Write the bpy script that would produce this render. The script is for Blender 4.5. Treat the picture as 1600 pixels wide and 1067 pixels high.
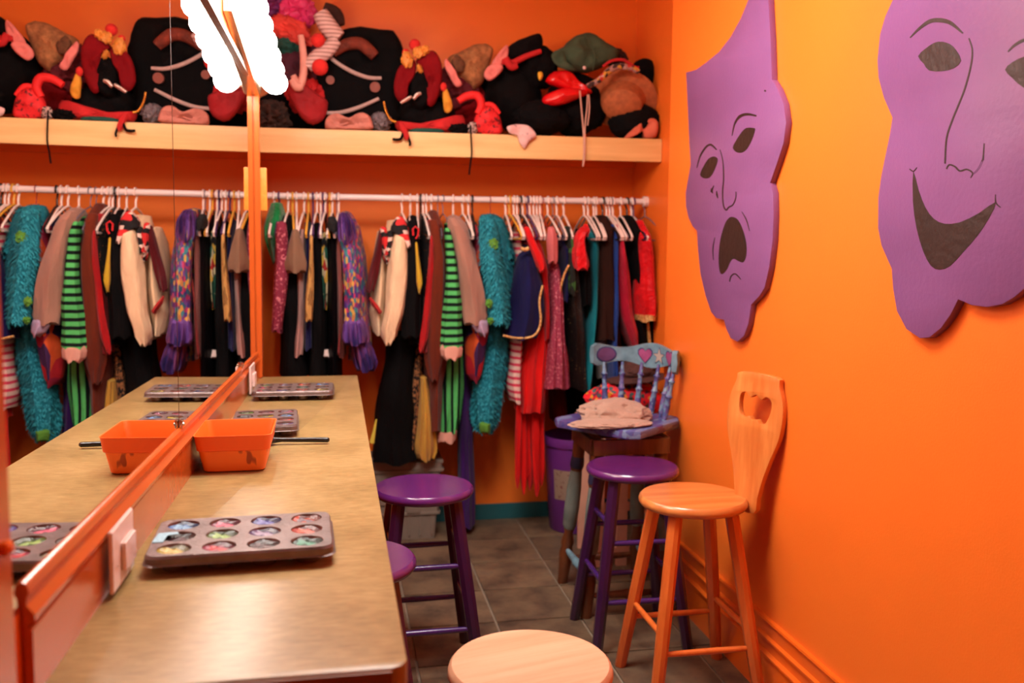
import bpy, bmesh, math, random
import numpy as np
from mathutils import Matrix, Vector, noise

PI = math.pi
for o in list(bpy.data.objects):
    bpy.data.objects.remove(o)
SC = bpy.context.scene
COL = SC.collection
rnd = random.Random(7)

# ------------------------------------------------------------------ camera
F_PX, CAM_H = 1456.0, 1.3335
_a, _b, _c = (math.radians(v) for v in (6.082, 10.78, .418))
_fwd = np.array([math.sin(_b)*math.cos(_a), math.cos(_b)*math.cos(_a), -math.sin(_a)])
_r0 = np.array([math.cos(_b), -math.sin(_b), 0])
_u0 = np.cross(_r0, _fwd)
_r = _r0*math.cos(_c)+_u0*math.sin(_c)
_u = -_r0*math.sin(_c)+_u0*math.cos(_c)
RT = np.array([_r, _u, _fwd]).T
CP = np.array([0, 0, CAM_H])
cam = bpy.data.cameras.new('camera')
co = bpy.data.objects.new('camera', cam)
COL.objects.link(co)
co.matrix_world = Matrix(((_r[0], _u[0], -_fwd[0], 0), (_r[1], _u[1], -_fwd[1], 0), (_r[2], _u[2], -_fwd[2], CAM_H), (0, 0, 0, 1)))
cam.sensor_width = 36
cam.lens = F_PX/1600*36
cam.clip_start = .02
cam.dof.use_dof = True
cam.dof.focus_distance = 2.15
cam.dof.aperture_fstop = 3.2
SC.camera = co

# ------------------------------------------------------------------ light and exposure
SC.view_settings.view_transform = 'Standard'
SC.view_settings.look = 'None'
SC.view_settings.gamma = 1
SC.view_settings.use_curve_mapping = False
SC.view_settings.exposure = 0.0
BULB_POWER = 34.0
CEILING_POWER = 40.0
w = bpy.data.worlds.new('world')
SC.world = w
w.use_nodes = True
w.node_tree.nodes['Background'].inputs[0].default_value = (1, .8, .6, 1)
w.node_tree.nodes['Background'].inputs[1].default_value = .02
_al = bpy.data.lights.new('ceiling_lamp_light', 'AREA')
_al.shape = 'RECTANGLE'
_al.size, _al.size_y = .6, .6
_al.energy = CEILING_POWER
_al.color = (1, .96, .93)
_ao = bpy.data.objects.new('ceiling_lamp_light', _al)
COL.objects.link(_ao)
_ao.location = (.30, 2.2, 2.50)

# ------------------------------------------------------------------ geometry of the place, read from the photograph
def ray(x, y):
    return RT @ np.array([(x-800)/F_PX, -(y-533.5)/F_PX, 1])
def at_y(x, y, Y):
    r = ray(x, y); return CP+r*(Y/r[1])
def at_x(x, y, X):
    r = ray(x, y); return CP+r*(X/r[0])
def at_z(x, y, Z):
    r = ray(x, y); return CP+r*((Z-CAM_H)/r[2])
XR, YB, YC, ZC = 1.25, 4.344, 3.43, 2.62      # right wall, back wall, closet front, ceiling
CXL, CXR = -.335, 1.415                        # closet sides
PH, TL = math.radians(1.3), math.radians(-.44)
MN = np.array([math.cos(PH)*math.cos(TL), -math.sin(PH)*math.cos(TL), math.sin(TL)])
MD = -.3655
def wall_pt(Y, z, off=0.0):
    return ((MD+off-MN[1]*Y-MN[2]*z)/MN[0], Y, z)
CT = .838                                      # counter top
SH_Y, SH_T, SH_B = 3.95, 1.786, 1.688          # shelf
ROD_Y, ROD_Z = 4.13, 1.523

# ------------------------------------------------------------------ materials
MATS = {}
def srgb(c):
    return tuple(((v/255)/12.92 if v/255 <= .04045 else ((v/255+.055)/1.055)**2.4) for v in c)+(1,)
def base_mat(name):
    m = bpy.data.materials.new(name); m.use_nodes = True
    nt = m.node_tree; b = nt.nodes['Principled BSDF']
    return m, nt, b
def coords(nt, scale=(1, 1, 1), rot=(0, 0, 0)):
    t = nt.nodes.new('ShaderNodeTexCoord'); mp = nt.nodes.new('ShaderNodeMapping')
    mp.inputs['Scale'].default_value = scale; mp.inputs['Rotation'].default_value = rot
    nt.links.new(t.outputs['Object'], mp.inputs[0]); return mp.outputs[0]
def noise_n(nt, vec, scale, detail=3, rough=.5):
    n = nt.nodes.new('ShaderNodeTexNoise'); n.inputs['Scale'].default_value = scale
    n.inputs['Detail'].default_value = detail; n.inputs['Roughness'].default_value = rough
    nt.links.new(vec, n.inputs['Vector']); return n
def ramp(nt, fac, stops, interp='LINEAR'):
    r = nt.nodes.new('ShaderNodeValToRGB'); r.color_ramp.interpolation = interp
    e = r.color_ramp.elements
    while len(e) > 1: e.remove(e[-1])
    e[0].position = stops[0][0]; e[0].color = stops[0][1]
    for p, c in stops[1:]:
        q = e.new(p); q.color = c
    nt.links.new(fac, r.inputs[0]); return r.outputs[0]
def mul(c, k):
    return (min(c[0]*k, 1), min(c[1]*k, 1), min(c[2]*k, 1), 1)
def bump(nt, b, h, strength, dist=.01):
    n = nt.nodes.new('ShaderNodeBump'); n.inputs['Strength'].default_value = strength
    n.inputs['Distance'].default_value = dist
    nt.links.new(h, n.inputs['Height']); nt.links.new(n.outputs[0], b.inputs['Normal'])
def plain(name, rgb, rough=.8, var=.12, scale=9, bmp=.25, metal=0, bscale=None, stretch=(1, 1, 1), sheen=0, coat=0, spec=.5):
    if name in MATS: return MATS[name]
    m, nt, b = base_mat(name); c = srgb(rgb)
    v = coords(nt, stretch); n = noise_n(nt, v, scale)
    nt.links.new(ramp(nt, n.outputs[0], [(.3, mul(c, 1-var)), (.7, mul(c, 1+var))]), b.inputs['Base Color'])
    b.inputs['Roughness'].default_value = rough; b.inputs['Metallic'].default_value = metal
    b.inputs['Specular IOR Level'].default_value = spec
    if sheen: b.inputs['Sheen Weight'].default_value = sheen
    if coat: b.inputs['Coat Weight'].default_value = coat; b.inputs['Coat Roughness'].default_value = .15
    if bmp:
        n2 = noise_n(nt, v, bscale or scale*5, 4); bump(nt, b, n2.outputs[0], bmp)
    MATS[name] = m; return m
def cloth(name, rgb, var=.15, rough=.9, sheen=.1, stretch=(1, 1, .25), bmp=.5, scale=22, spec=.14):
    return plain(name, rgb, rough, var, scale, bmp, 0, 45, stretch, sheen if sum(rgb) > 90 else 0, 0, spec)
def stripes(name, c1, c2, per, axis=2, duty=.5, rough=.9, soft=.03, wob=.1, var=0):
    if name in MATS: return MATS[name]
    m, nt, b = base_mat(name); v = coords(nt)
    s = nt.nodes.new('ShaderNodeSeparateXYZ')
    n = noise_n(nt, v, 12, 2)
    nt.links.new(v, s.inputs[0])
    ma = nt.nodes.new('ShaderNodeMath'); ma.operation = 'MULTIPLY_ADD'; ma.inputs[1].default_value = 1/per
    nt.links.new(s.outputs[axis], ma.inputs[0])
    m2 = nt.nodes.new('ShaderNodeMath'); m2.operation = 'MULTIPLY'; m2.inputs[1].default_value = wob
    nt.links.new(n.outputs[0], m2.inputs[0]); nt.links.new(m2.outputs[0], ma.inputs[2])
    fr = nt.nodes.new('ShaderNodeMath'); fr.operation = 'FRACT'; nt.links.new(ma.outputs[0], fr.inputs[0])
    a, c = srgb(c1), srgb(c2)
    nt.links.new(ramp(nt, fr.outputs[0], [(0, a), (duty-soft, a), (duty, c), (1-soft, c), (1, a)]), b.inputs['Base Color'])
    b.inputs['Roughness'].default_value = rough
    b.inputs['Specular IOR Level'].default_value = .2
    n2 = noise_n(nt, v, 60, 3); bump(nt, b, n2.outputs[0], .4)
    MATS[name] = m; return m
def patches(name, cols, scale=30, rough=.8, stretch=(1, 1, 1), metal=0, rnds=1):
    """cells of several cloth colours"""
    if name in MATS: return MATS[name]
    m, nt, b = base_mat(name); v = coords(nt, stretch)
    vo = nt.nodes.new('ShaderNodeTexVoronoi'); vo.inputs['Scale'].default_value = scale
    vo.inputs['Randomness'].default_value = rnds
    nt.links.new(v, vo.inputs['Vector'])
    s = nt.nodes.new('ShaderNodeSeparateColor'); nt.links.new(vo.outputs['Color'], s.inputs[0])
    k = len(cols)
    nt.links.new(ramp(nt, s.outputs[0], [(i/k, srgb(c)) for i, c in enumerate(cols)], 'CONSTANT'), b.inputs['Base Color'])
    b.inputs['Roughness'].default_value = rough; b.inputs['Metallic'].default_value = metal
    n2 = noise_n(nt, v, scale*1.5, 3); bump(nt, b, n2.outputs[0], .4)
    MATS[name] = m; return m
def speckle(name, base, spot, scale=60, thr=.62, rough=.7, stretch=(1, 1, 1), metal=0):
    if name in MATS: return MATS[name]
    m, nt, b = base_mat(name); v = coords(nt, stretch); n = noise_n(nt, v, scale, 2, .6)
    nt.links.new(ramp(nt, n.outputs[0], [(0, srgb(base)), (thr-.02, srgb(base)), (thr+.02, srgb(spot)), (1, srgb(spot))]), b.inputs['Base Color'])
    b.inputs['Roughness'].default_value = rough; b.inputs['Metallic'].default_value = metal
    bump(nt, b, n.outputs[0], .3)
    MATS[name] = m; return m
def wood(name, c1, c2, rough=.4, axis='x', scale=3, coat=.2):
    if name in MATS: return MATS[name]
    m, nt, b = base_mat(name)
    st = {'x': (1, 14, 14), 'y': (14, 1, 14), 'z': (14, 14, 1)}[axis]
    v = coords(nt, st); n = noise_n(nt, v, scale, 5, .6)
    nt.links.new(ramp(nt, n.outputs[0], [(.3, srgb(c1)), (.7, srgb(c2))]), b.inputs['Base Color'])
    b.inputs['Roughness'].default_value = rough; b.inputs['Coat Weight'].default_value = coat
    b.inputs['Coat Roughness'].default_value = .2
    bump(nt, b, n.outputs[0], .06)
    MATS[name] = m; return m
def emis(name, rgb, strength):
    m, nt, b = base_mat(name); c = srgb(rgb)
    b.inputs['Base Color'].default_value = c; b.inputs['Emission Color'].default_value = c
    b.inputs['Emission Strength'].default_value = strength; MATS[name] = m; return m

# ------------------------------------------------------------------ mesh helpers
def circ(n): return [(math.cos(2*PI*i/n), math.sin(2*PI*i/n)) for i in range(n)]
def add_rings(bm, rings, cap=(True, True), close=True):
    vs = [[bm.verts.new(p) for p in r] for r in rings]; n = len(rings[0])
    for a, b in zip(vs, vs[1:]):
        for i in range(n if close else n-1):
            j = (i+1) % n
            bm.faces.new((a[i], a[j], b[j], b[i]))
    if cap[0]: bm.faces.new(list(reversed(vs[0])))
    if cap[1]: bm.faces.new(vs[-1])
    return vs
def add_box(bm, x0, y0, z0, x1, y1, z1, bev=0.0):
    r = bmesh.ops.create_cube(bm, size=1)['verts']
    for v in r:
        v.co = Vector(((x0+x1)/2+v.co.x*(x1-x0), (y0+y1)/2+v.co.y*(y1-y0), (z0+z1)/2+v.co.z*(z1-z0)))
    if bev:
        es = list({e for v in r for e in v.link_edges})
        bmesh.ops.bevel(bm, geom=es, offset=bev, segments=2, affect='EDGES', profile=.7)
def add_lathe(bm, prof, center=(0, 0, 0), n=32, cap=(True, True)):
    """prof = (radius, height) pairs, bottom to top"""
    cs = circ(n)
    add_rings(bm, [[(center[0]+r*c, center[1]+r*s, center[2]+z) for c, s in cs] for r, z in prof], cap)
def frames(pts):
    pts = [Vector(p) for p in pts]; out = []; up = Vector((0, 0, 1)); prev = None
    for i, p in enumerate(pts):
        t = (pts[min(i+1, len(pts)-1)]-pts[max(i-1, 0)])
        t = t.normalized() if t.length > 1e-9 else Vector((0, 0, 1))
        if prev is None:
            ref = up if abs(t.z) < .9 else Vector((1, 0, 0)); u = t.cross(ref).normalized()
        else:
            u = (prev-t*prev.dot(t)).normalized()
        prev = u; out.append((p, u, t.cross(u)))
    return out
def add_tube(bm, pts, rad, n=8, cap=(True, True), flat=1.0):
    rs = rad if isinstance(rad, (list, tuple)) else [rad]*len(pts)
    rings = []
    for (p, u, v), r in zip(frames(pts), rs):
        rings.append([p+u*(r*c)+v*(r*s*flat) for c, s in circ(n)])
    add_rings(bm, rings, cap)
def smooth_path(pts, k=5):
    P = [np.array(p, float) for p in pts]; P = [P[0]]+P+[P[-1]]; out = []
    for i in range(1, len(P)-2):
        for j in range(k):
            t = j/k; a, b, c, d = P[i-1:i+3]
            out.append(.5*((2*b)+(-a+c)*t+(2*a-5*b+4*c-d)*t*t+(-a+3*b-3*c+d)*t**3))
    out.append(P[-2]); return out
def plate_mesh(outline, holes=(), depth=.01, bev=0.0, smooth=False):
    """flat board with holes in the local XY plane, thickness along Z, centred"""
    cu = bpy.data.curves.new('plate', 'CURVE'); cu.dimensions = '2D'; cu.fill_mode = 'BOTH'
    cu.extrude = max(depth/2-bev, 1e-5); cu.bevel_depth = bev; cu.bevel_resolution = 1; cu.offset = -bev
    for pts in [outline]+list(holes):
        s = cu.splines.new('POLY'); s.points.add(len(pts)-1); s.use_cyclic_u = True
        for i, p in enumerate(pts): s.points[i].co = (p[0], p[1], 0, 1)
    o = bpy.data.objects.new('plate', cu)
    me = bpy.data.meshes.new_from_object(o)
    bpy.data.objects.remove(o); bpy.data.curves.remove(cu)
    bm = bmesh.new(); bm.from_mesh(me); bpy.data.meshes.remove(me)
    bmesh.ops.remove_doubles(bm, verts=bm.verts, dist=1e-6)
    return bm
def closed_smooth(pts, k=4):
    n = len(pts); out = []; P = [np.array(p, float) for p in pts]
    for i in range(n):
        a, b, c, d = P[i-1], P[i], P[(i+1) % n], P[(i+2) % n]
        for j in range(k):
            t = j/k
            out.append(.5*((2*b)+(-a+c)*t+(2*a-5*b+4*c-d)*t*t+(-a+3*b-3*c+d)*t**3))
    return out
def xf(bm, fn):
    for v in bm.verts: v.co = Vector(fn(v.co))
def pmat(par):
    m = Matrix.Identity(4); 
    while par is not None:
        m = Matrix.Translation(par.location) @ par.rotation_euler.to_matrix().to_4x4() @ Matrix.Diagonal((*par.scale, 1)) @ m
        par = par.parent
    return m
def obj(name, bm, mat, parent=None, smooth=True, world=True, label=None):
    """one mesh object; vertices are given in world space (world=True) or in the parent's space"""
    if parent is not None and world:
        bm.transform(pmat(parent).inverted())
    bmesh.ops.recalc_face_normals(bm, faces=bm.faces)
    me = bpy.data.meshes.new(name); bm.to_mesh(me); bm.free()
    me.materials.append(mat)
    if smooth:
        me.polygons.foreach_set('use_smooth', [True]*len(me.polygons))
        try: me.set_sharp_from_angle(angle=math.radians(38))
        except Exception: pass
    o = bpy.data.objects.new(name, me); COL.objects.link(o)
    if parent is not None: o.parent = parent
    if label: o['label'] = label
    return o
def tag(o, label, cat, group=None):
    o['label'] = label; o['category'] = cat
    if group: o['group'] = group
    return o
def thing(name, label, cat, loc=(0, 0, 0), rz=0, group=None):
    o = bpy.data.objects.new(name, None); COL.objects.link(o); o.empty_display_size = .05
    o.location = loc; o.rotation_euler = (0, 0, rz)
    return tag(o, label, cat, group)
def struct(name, bm, mat, smooth=False):
    o = obj(name, bm, mat, None, smooth); o['kind'] = 'structure'; return o
def B(*a, **k):
    bm = bmesh.new(); add_box(bm, *a, **k); return bm
def T(*a, **k):
    bm = bmesh.new(); add_tube(bm, *a, **k); return bm
def L(*a, **k):
    bm = bmesh.new(); add_lathe(bm, *a, **k); return bm
def sphere(bm, c, r, sub=2):
    v = bmesh.ops.create_icosphere(bm, subdivisions=sub, radius=1)['verts']
    rr = r if isinstance(r, (tuple, list)) else (r, r, r)
    for q in v: q.co = Vector((c[0]+q.co.x*rr[0], c[1]+q.co.y*rr[1], c[2]+q.co.z*rr[2]))
    return v
def blob(c, r, amp=.15, sc=2.5, seed=0, sub=4, floor=None, sag=0, tilt=0):
    """soft crumpled heap of cloth"""
    bm = bmesh.new(); v = bmesh.ops.create_icosphere(bm, subdivisions=sub, radius=1)['verts']
    ct, st = math.cos(tilt), math.sin(tilt)
    for q in v:
        p = q.co.copy(); d = noise.noise(p*sc+Vector((seed*7.3, seed, 3))) + .5*noise.noise(p*sc*2.3+Vector((seed, 5, seed*2.1)))
        d2 = abs(noise.noise(p*sc*1.7+Vector((seed*1.1, 9, 2))))
        k = 1+amp*d-amp*.8*(1-min(1, d2*5))
        x, y, z = p.x*r[0]*k, p.y*r[1]*k, p.z*r[2]*k
        x, z = x*ct-z*st, x*st+z*ct
        q.co = Vector((c[0]+x, c[1]+y, c[2]+z))
        if floor is not None and q.co.z < floor: q.co.z = floor+(q.co.z-floor)*.02
    return bm

# ================================================================== THE ROOM
ORANGE = plain('orange_wall_paint', (246, 124, 40), .42, .025, 3, .05, bscale=180, spec=.35)
FRAME_P = plain('frame_gloss_orange_paint', (196, 90, 34), .22, .06, 6, .05, coat=.3)
ORANGE_TRIM = plain('orange_gloss_trim_paint', (236, 108, 30), .25, .05, 5, .05, coat=.3)
GROUT = plain('grey_floor_grout', (136, 122, 104), .9, .1, 30, .3)
def tile_material():
    m, nt, b = base_mat('slate_floor_tile'); v = coords(nt)
    oi = nt.nodes.new('ShaderNodeObjectInfo')
    ad = nt.nodes.new('ShaderNodeVectorMath'); ad.operation = 'ADD'
    sc = nt.nodes.new('ShaderNodeVectorMath'); sc.operation = 'SCALE'; sc.inputs['Scale'].default_value = 40
    nt.links.new(oi.outputs['Location'], sc.inputs[0]); nt.links.new(v, ad.inputs[0]); nt.links.new(sc.outputs[0], ad.inputs[1])
    n = noise_n(nt, ad.outputs[0], 7, 8, .62)
    c = ramp(nt, n.outputs[0], [(.3, srgb((58, 48, 40))), (.45, srgb((92, 76, 60))), (.6, srgb((112, 94, 72))), (.75, srgb((84, 78, 70)))])
    hs = nt.nodes.new('ShaderNodeHueSaturation'); nt.links.new(c, hs.inputs['Color'])
    mr = nt.nodes.new('ShaderNodeMapRange'); mr.inputs[3].default_value = .92; mr.inputs[4].default_value = 1.3
    nt.links.new(oi.outputs['Random'], mr.inputs[0]); nt.links.new(mr.outputs[0], hs.inputs['Value'])
    nt.links.new(hs.outputs[0], b.inputs['Base Color']); b.inputs['Roughness'].default_value = .5
    n2 = noise_n(nt, ad.outputs[0], 14, 8); bump(nt, b, n2.outputs[0], .35, .006); return m
TILE = tile_material()
floor = struct('floor', B(-.6, -1.55, -.06, 1.6, YB+.1, -.006), GROUT)
TS = .3048; g = .0045
GX, GY = .5441, 3.1198
tm = None
for i in range(-3, 4):
    for j in range(-15, 5):
        x0, y0 = GX+i*TS, GY+j*TS
        x1, y1 = min(x0+TS, 1.42), min(y0+TS, YB)
        if x0 < -.5 or x0 > 1.4 or y0 < -1.4 or y0 > YB-.02: continue
        full = abs(x1-x0-TS) < 1e-6 and abs(y1-y0-TS) < 1e-6
        if full and tm:
            o = bpy.data.objects.new('tile', tm); COL.objects.link(o); o.parent = floor
        else:
            o = obj('tile', B(g, g, -.008, x1-x0-g, y1-y0-g, 0, bev=.0025), TILE, floor, False, world=False)
            if full: tm = o.data
        o.location = (x0, y0, 0)
WHITE_CEIL = plain('white_ceiling_paint', (225, 205, 180), .9, .03, 3, .1)
struct('ceiling', B(-.7, -1.55, ZC, 1.65, YB+.1, ZC+.08), WHITE_CEIL)
bm = bmesh.new()      # the mirror wall, slightly skewed to the room
pts = [wall_pt(-1.5, 0, -.002), wall_pt(3.48, 0, -.002), wall_pt(3.48, ZC, -.002), wall_pt(-1.5, ZC, -.002)]
f = [bm.verts.new(p) for p in pts]; k = [bm.verts.new((p[0]-.12, p[1], p[2])) for p in pts]
bm.faces.new(f); bm.faces.new(k[::-1])
for i in range(4): bm.faces.new((f[i], f[(i+1) % 4], k[(i+1) % 4], k[i]))
struct('wall_left', bm, ORANGE)
struct('wall_right', B(XR, -1.5, 0, XR+.14, YC-.02, ZC), ORANGE)
struct('wall_back', B(-.6, YB, 0, 1.6, YB+.08, ZC), ORANGE)
bm = bmesh.new(); add_box(bm, CXL-.1, 3.48, 0, CXL, YB, ZC)
struct('wall_closet_left', bm, ORANGE)
bm = bmesh.new(); add_box(bm, CXR, YC-.16, 0, CXR+.1, YB, ZC)
struct('wall_closet_right', bm, ORANGE)
struct('wall_front', B(-.7, -1.55, 0, 1.5, -1.5, ZC), ORANGE)
# moulded baseboard of the right wall: three ridges
prof = [(0, 0), (.018, 0), (.018, .128), (.024, .131), (.024, .137), (.012, .142), (.012, .172), (.018, .176), (.018, .182), (.008, .186), (.008, .224), (.014, .228), (.012, .2345), (0, .236)]
bm = bmesh.new()
add_rings(bm, [[(XR-a, y, z) for a, z in prof] for y in (-1.5, YC-.02)])
struct('baseboard_right', bm, ORANGE_TRIM)
TEAL_V = plain('teal_vinyl_base', (28, 92, 98), .5, .08, 6, .1)
struct('baseboard_back', B(CXL, YB-.012, 0, CXR, YB, .075, bev=.002), TEAL_V)
struct('baseboard_closet_right', B(CXR-.012, YC, 0, CXR, YB-.012, .075, bev=.002), TEAL_V)

# ceiling lamp behind the camera
LAMP = emis('ceiling_lamp_diffuser', (255, 232, 200), 4)
t = thing('ceiling_lamp', 'square white ceiling lamp on the ceiling in the middle of the room', 'lamp', (.30, 2.2, ZC-.1))
obj('lamp_housing', B(-.05, 1.85, ZC-.06, .65, 2.55, ZC, bev=.01), plain('white_lamp_metal', (230, 225, 215), .4, .03), t)
obj('diffuser', B(-.01, 1.89, ZC-.075, .61, 2.51, ZC-.061, bev=.004), LAMP, t)

# ================================================================== MIRROR, FRAME, VANITY LIGHTS
def mirror_mat():
    m, nt, b = base_mat('silvered_mirror_glass')
    b.inputs['Metallic'].default_value = 1; b.inputs['Roughness'].default_value = 0.0
    b.inputs['Base Color'].default_value = (.9, .88, .86, 1); return m
MIR = mirror_mat()
def slab(Y0, Y1, z0a, z0b, z1a, z1b, o0, o1):
    """flat slab on the mirror wall between two depths; heights at Y0 (a) and Y1 (b)"""
    bm = bmesh.new()
    q = [(Y0, z0a), (Y1, z0b), (Y1, z1b), (Y0, z1a)]
    a = [bm.verts.new(wall_pt(y, z, o0)) for y, z in q]; c = [bm.verts.new(wall_pt(y, z, o1)) for y, z in q]
    bm.faces.new(a[::-1]); bm.faces.new(c)
    for i in range(4): bm.faces.new((a[i], a[(i+1) % 4], c[(i+1) % 4], c[i]))
    return bm
zb = lambda Y: .968-(Y-1.03)*.0135      # top of the bottom rail
zt = lambda Y: 1.862+(3.45-Y)*.035      # underside of the top rail
YM0, YM1, YS = 1.012, 3.44, 1.955
t = thing('wall_mirror', 'long frameless wall mirror of two panels above the counter', 'mirror', wall_pt(2.2, .95, 0))
for y0, y1 in ((YM0-.04, YS-.0012), (YS+.0012, YM1+.02)):
    obj('mirror_panel', slab(y0, y1, zb(y0)-.03, zb(y1)-.03, zt(y0)+.01, zt(y1)+.01, -.0015, 0), MIR, t, False)
bm = slab(YS-.0011, YS+.0011, zb(YS)-.01, zb(YS)-.01, zt(YS), zt(YS), -.001, .0004)
obj('joint_strip', bm, plain('brown_joint_metal', (96, 60, 36), .35, .1, 5, 0, .5), t, False)
CHROME = plain('chrome_clip', (210, 205, 198), .15, .03, 5, 0, 1)
for Y in (YS, 2.98):
    bm = bmesh.new()
    p = wall_pt(Y, zb(Y)+.004, .004)
    add_box(bm, p[0]-.003, Y-.009, p[2]-.006, p[0]+.004, Y+.009, p[2]+.011, bev=.002)
    sphere(bm, (p[0]+.005, Y, p[2]+.002), .004, 1)
    obj('mirror_clip', bm, CHROME, t)
# frame
t = thing('mirror_frame', 'orange painted moulded frame around the long mirror', 'frame', wall_pt(1.1, CT, .01))
pr = [(0, -.004), (.010, -.004), (.010, .076), (.006, .0775), (.006, .0805), (.0125, .086), (.013, .093), (.009, .099), (.0045, .104), (.005, .112), (.008, .118), (.006, .127), (.0015, .131), (0, .131)]
bm = bmesh.new(); R_ = []
for Y in (1.045, 3.44):
    kk = (zb(Y)-CT)/.131
    R_.append([wall_pt(Y, CT+(z*kk if z > .08 else z), a) for a, z in pr])
add_rings(bm, R_); obj('bottom_rail', bm, FRAME_P, t, True)
obj('top_rail', slab(YM0, YM1, zt(YM0), zt(YM1), zt(YM0)+.016, zt(YM1)+.016, 0, .010), plain('brown_metal_channel', (120, 84, 62), .35, .2, 20, .05, .6), t, False)
bm = slab(3.44, 3.48, CT, CT, 2.55, 2.55, -.001, .020)
bmesh.ops.bevel(bm, geom=list(bm.edges), offset=.004, segments=2, affect='EDGES')
obj('stile', bm, FRAME_P, t)
bm = slab(.90, YM0-.012, .7, .7, 2.3, 2.3, 0, .009)
bmesh.ops.bevel(bm, geom=list(bm.edges), offset=.004, segments=2, affect='EDGES')
obj('stile', bm, FRAME_P, t)
p = wall_pt(.968, 1.03, .014)
obj('knob', L([(.006, 0), (.008, .004), (.009, .01), (.004, .014)], n=14), ORANGE_TRIM, t)
kn = [o for o in bpy.data.objects if o.name == 'knob'][0]
kn.data.transform(pmat(t).to_3x3().to_4x4()); kn.data.transform(Matrix.Translation(Vector(t.location)))
kn.data.transform(Matrix.Rotation(PI/2, 4, 'Y')); kn.location = Vector(p)-Vector(t.location)
# (the knob mesh was made about the origin; put it on the near stile)
kn.data.transform(Matrix.Translation(-sum((v.co for v in kn.data.vertices), Vector())/len(kn.data.vertices)))
# pale block on the far stile
p = wall_pt(3.46, 1.55, .045)
q0, q1 = at_y(404, 262, 3.49), at_y(418, 329, 3.49)
tag(obj('wooden_block', B(q0[0]-.02, 3.483, q1[2], q1[0], 3.503, q0[2], bev=.003), plain('light_orange_paint', (250, 140, 48), .4, .04)), 'small light orange wooden block on the frame post at the closet end', 'block')

# lights: strips of round bulbs
def bulb_mat():
    return emis('lit_bulb_glass', (255, 243, 232), BULB_POWER)
BULB = bulb_mat()
A_ = at_y(430, 129, 3.38); B_ = at_y(396, 12, 2.76)
METAL = plain('brushed_fixture_metal', (190, 178, 160), .25, .1, 20, .05, 1)
SOCK = plain('white_ceramic_socket', (215, 200, 180), .4, .05)
def light_strip(P0, P1, n, label):
    P0, P1 = Vector(P0), Vector(P1)
    t = thing('vanity_light', label, 'light', (P0+P1)/2-Vector((.1, 0, 0)), 0, 'bulb strips above the mirror')
    d = (P1-P0); 
    e = d.normalized()*.045
    rings = []
    a, b = P0-e, P1+e
    for q in (a, b):
        w0 = Vector(wall_pt(q.y, q.z, .0)); w1 = Vector(wall_pt(q.y, q.z, .030))
        rings.append([(w0.x, q.y, q.z-.030), (w1.x-.008, q.y, q.z-.030), (w1.x, q.y, q.z-.022), (w1.x, q.y, q.z+.04), (w1.x-.012, q.y, q.z+.052), (w0.x, q.y, q.z+.052)])
    bm = bmesh.new(); add_rings(bm, rings); obj('backplate', bm, METAL, t, False)
    for i in range(n):
        c = P0+d*(i/(n-1)); w1 = Vector(wall_pt(c.y, c.z, .030))
        obj('socket', T([(w1.x, c.y, c.z), (w1.x+.030, c.y, c.z), (w1.x+.036, c.y, c.z)], [.016, .016, .012], 14), SOCK, t)
        bm = bmesh.new()
        pr = [(.011, 0), (.013, .008), (.025, .018), (.036, .034), (.0395, .052), (.036, .070), (.025, .085), (.011, .092), (.001, .0935)]
        add_lathe(bm, pr, n=18)
        x0 = c.x-.052
        xf(bm, lambda v: (x0+v.z, c.y+v.x, c.z+v.y))
        obj('bulb', bm, BULB, t)
    return t
light_strip(A_, B_, 6, 'lit vanity strip of round bulbs nearest the closet above the mirror')
light_strip((-.21, 2.56, 2.06), (-.222, 1.94, 2.06), 7, 'lit vanity strip of round bulbs above the joint between the mirror panels')
#light_strip((-.226, 1.74, 2.06), (-.236, 1.12, 2.06), 7, 'lit vanity strip of round bulbs above the near mirror panel')

# outlets in the bottom rail
PLATE = plain('white_switch_plastic', (238, 214, 206), .35, .03)
def outlet(Y, label, h=.078):
    t = thing('wall_outlet', label, 'outlet', wall_pt(Y, CT+.045, .018))
    q = slab(Y-.062, Y+.062, CT+.006, CT+.006, CT+.006+h+.012, CT+.006+h+.012, .018, .0235)
    bmesh.ops.bevel(q, geom=list(q.edges), offset=.002, segments=2, affect='EDGES'); obj('cover_plate', q, PLATE, t)
    q = slab(Y-.018, Y+.05, CT+.022, CT+.022, CT+.068, CT+.068, .0235, .030)
    bmesh.ops.bevel(q, geom=list(q.edges), offset=.003, segments=2, affect='EDGES'); obj('plug_adapter', q, PLATE, t)
    q = wall_pt(Y-.04, CT+.04, .0235)
    obj('screw', L([(.003, 0), (.003, .0008)], n=10), CHROME, t, world=False).location = Vector(q)-Vector(t.location)
    return t
outlet(1.385, 'white outlet with plug adapter on the near end of the mirror frame')
outlet(3.1, 'small white outlet on the mirror frame beside the farthest muffin tin')

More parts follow.
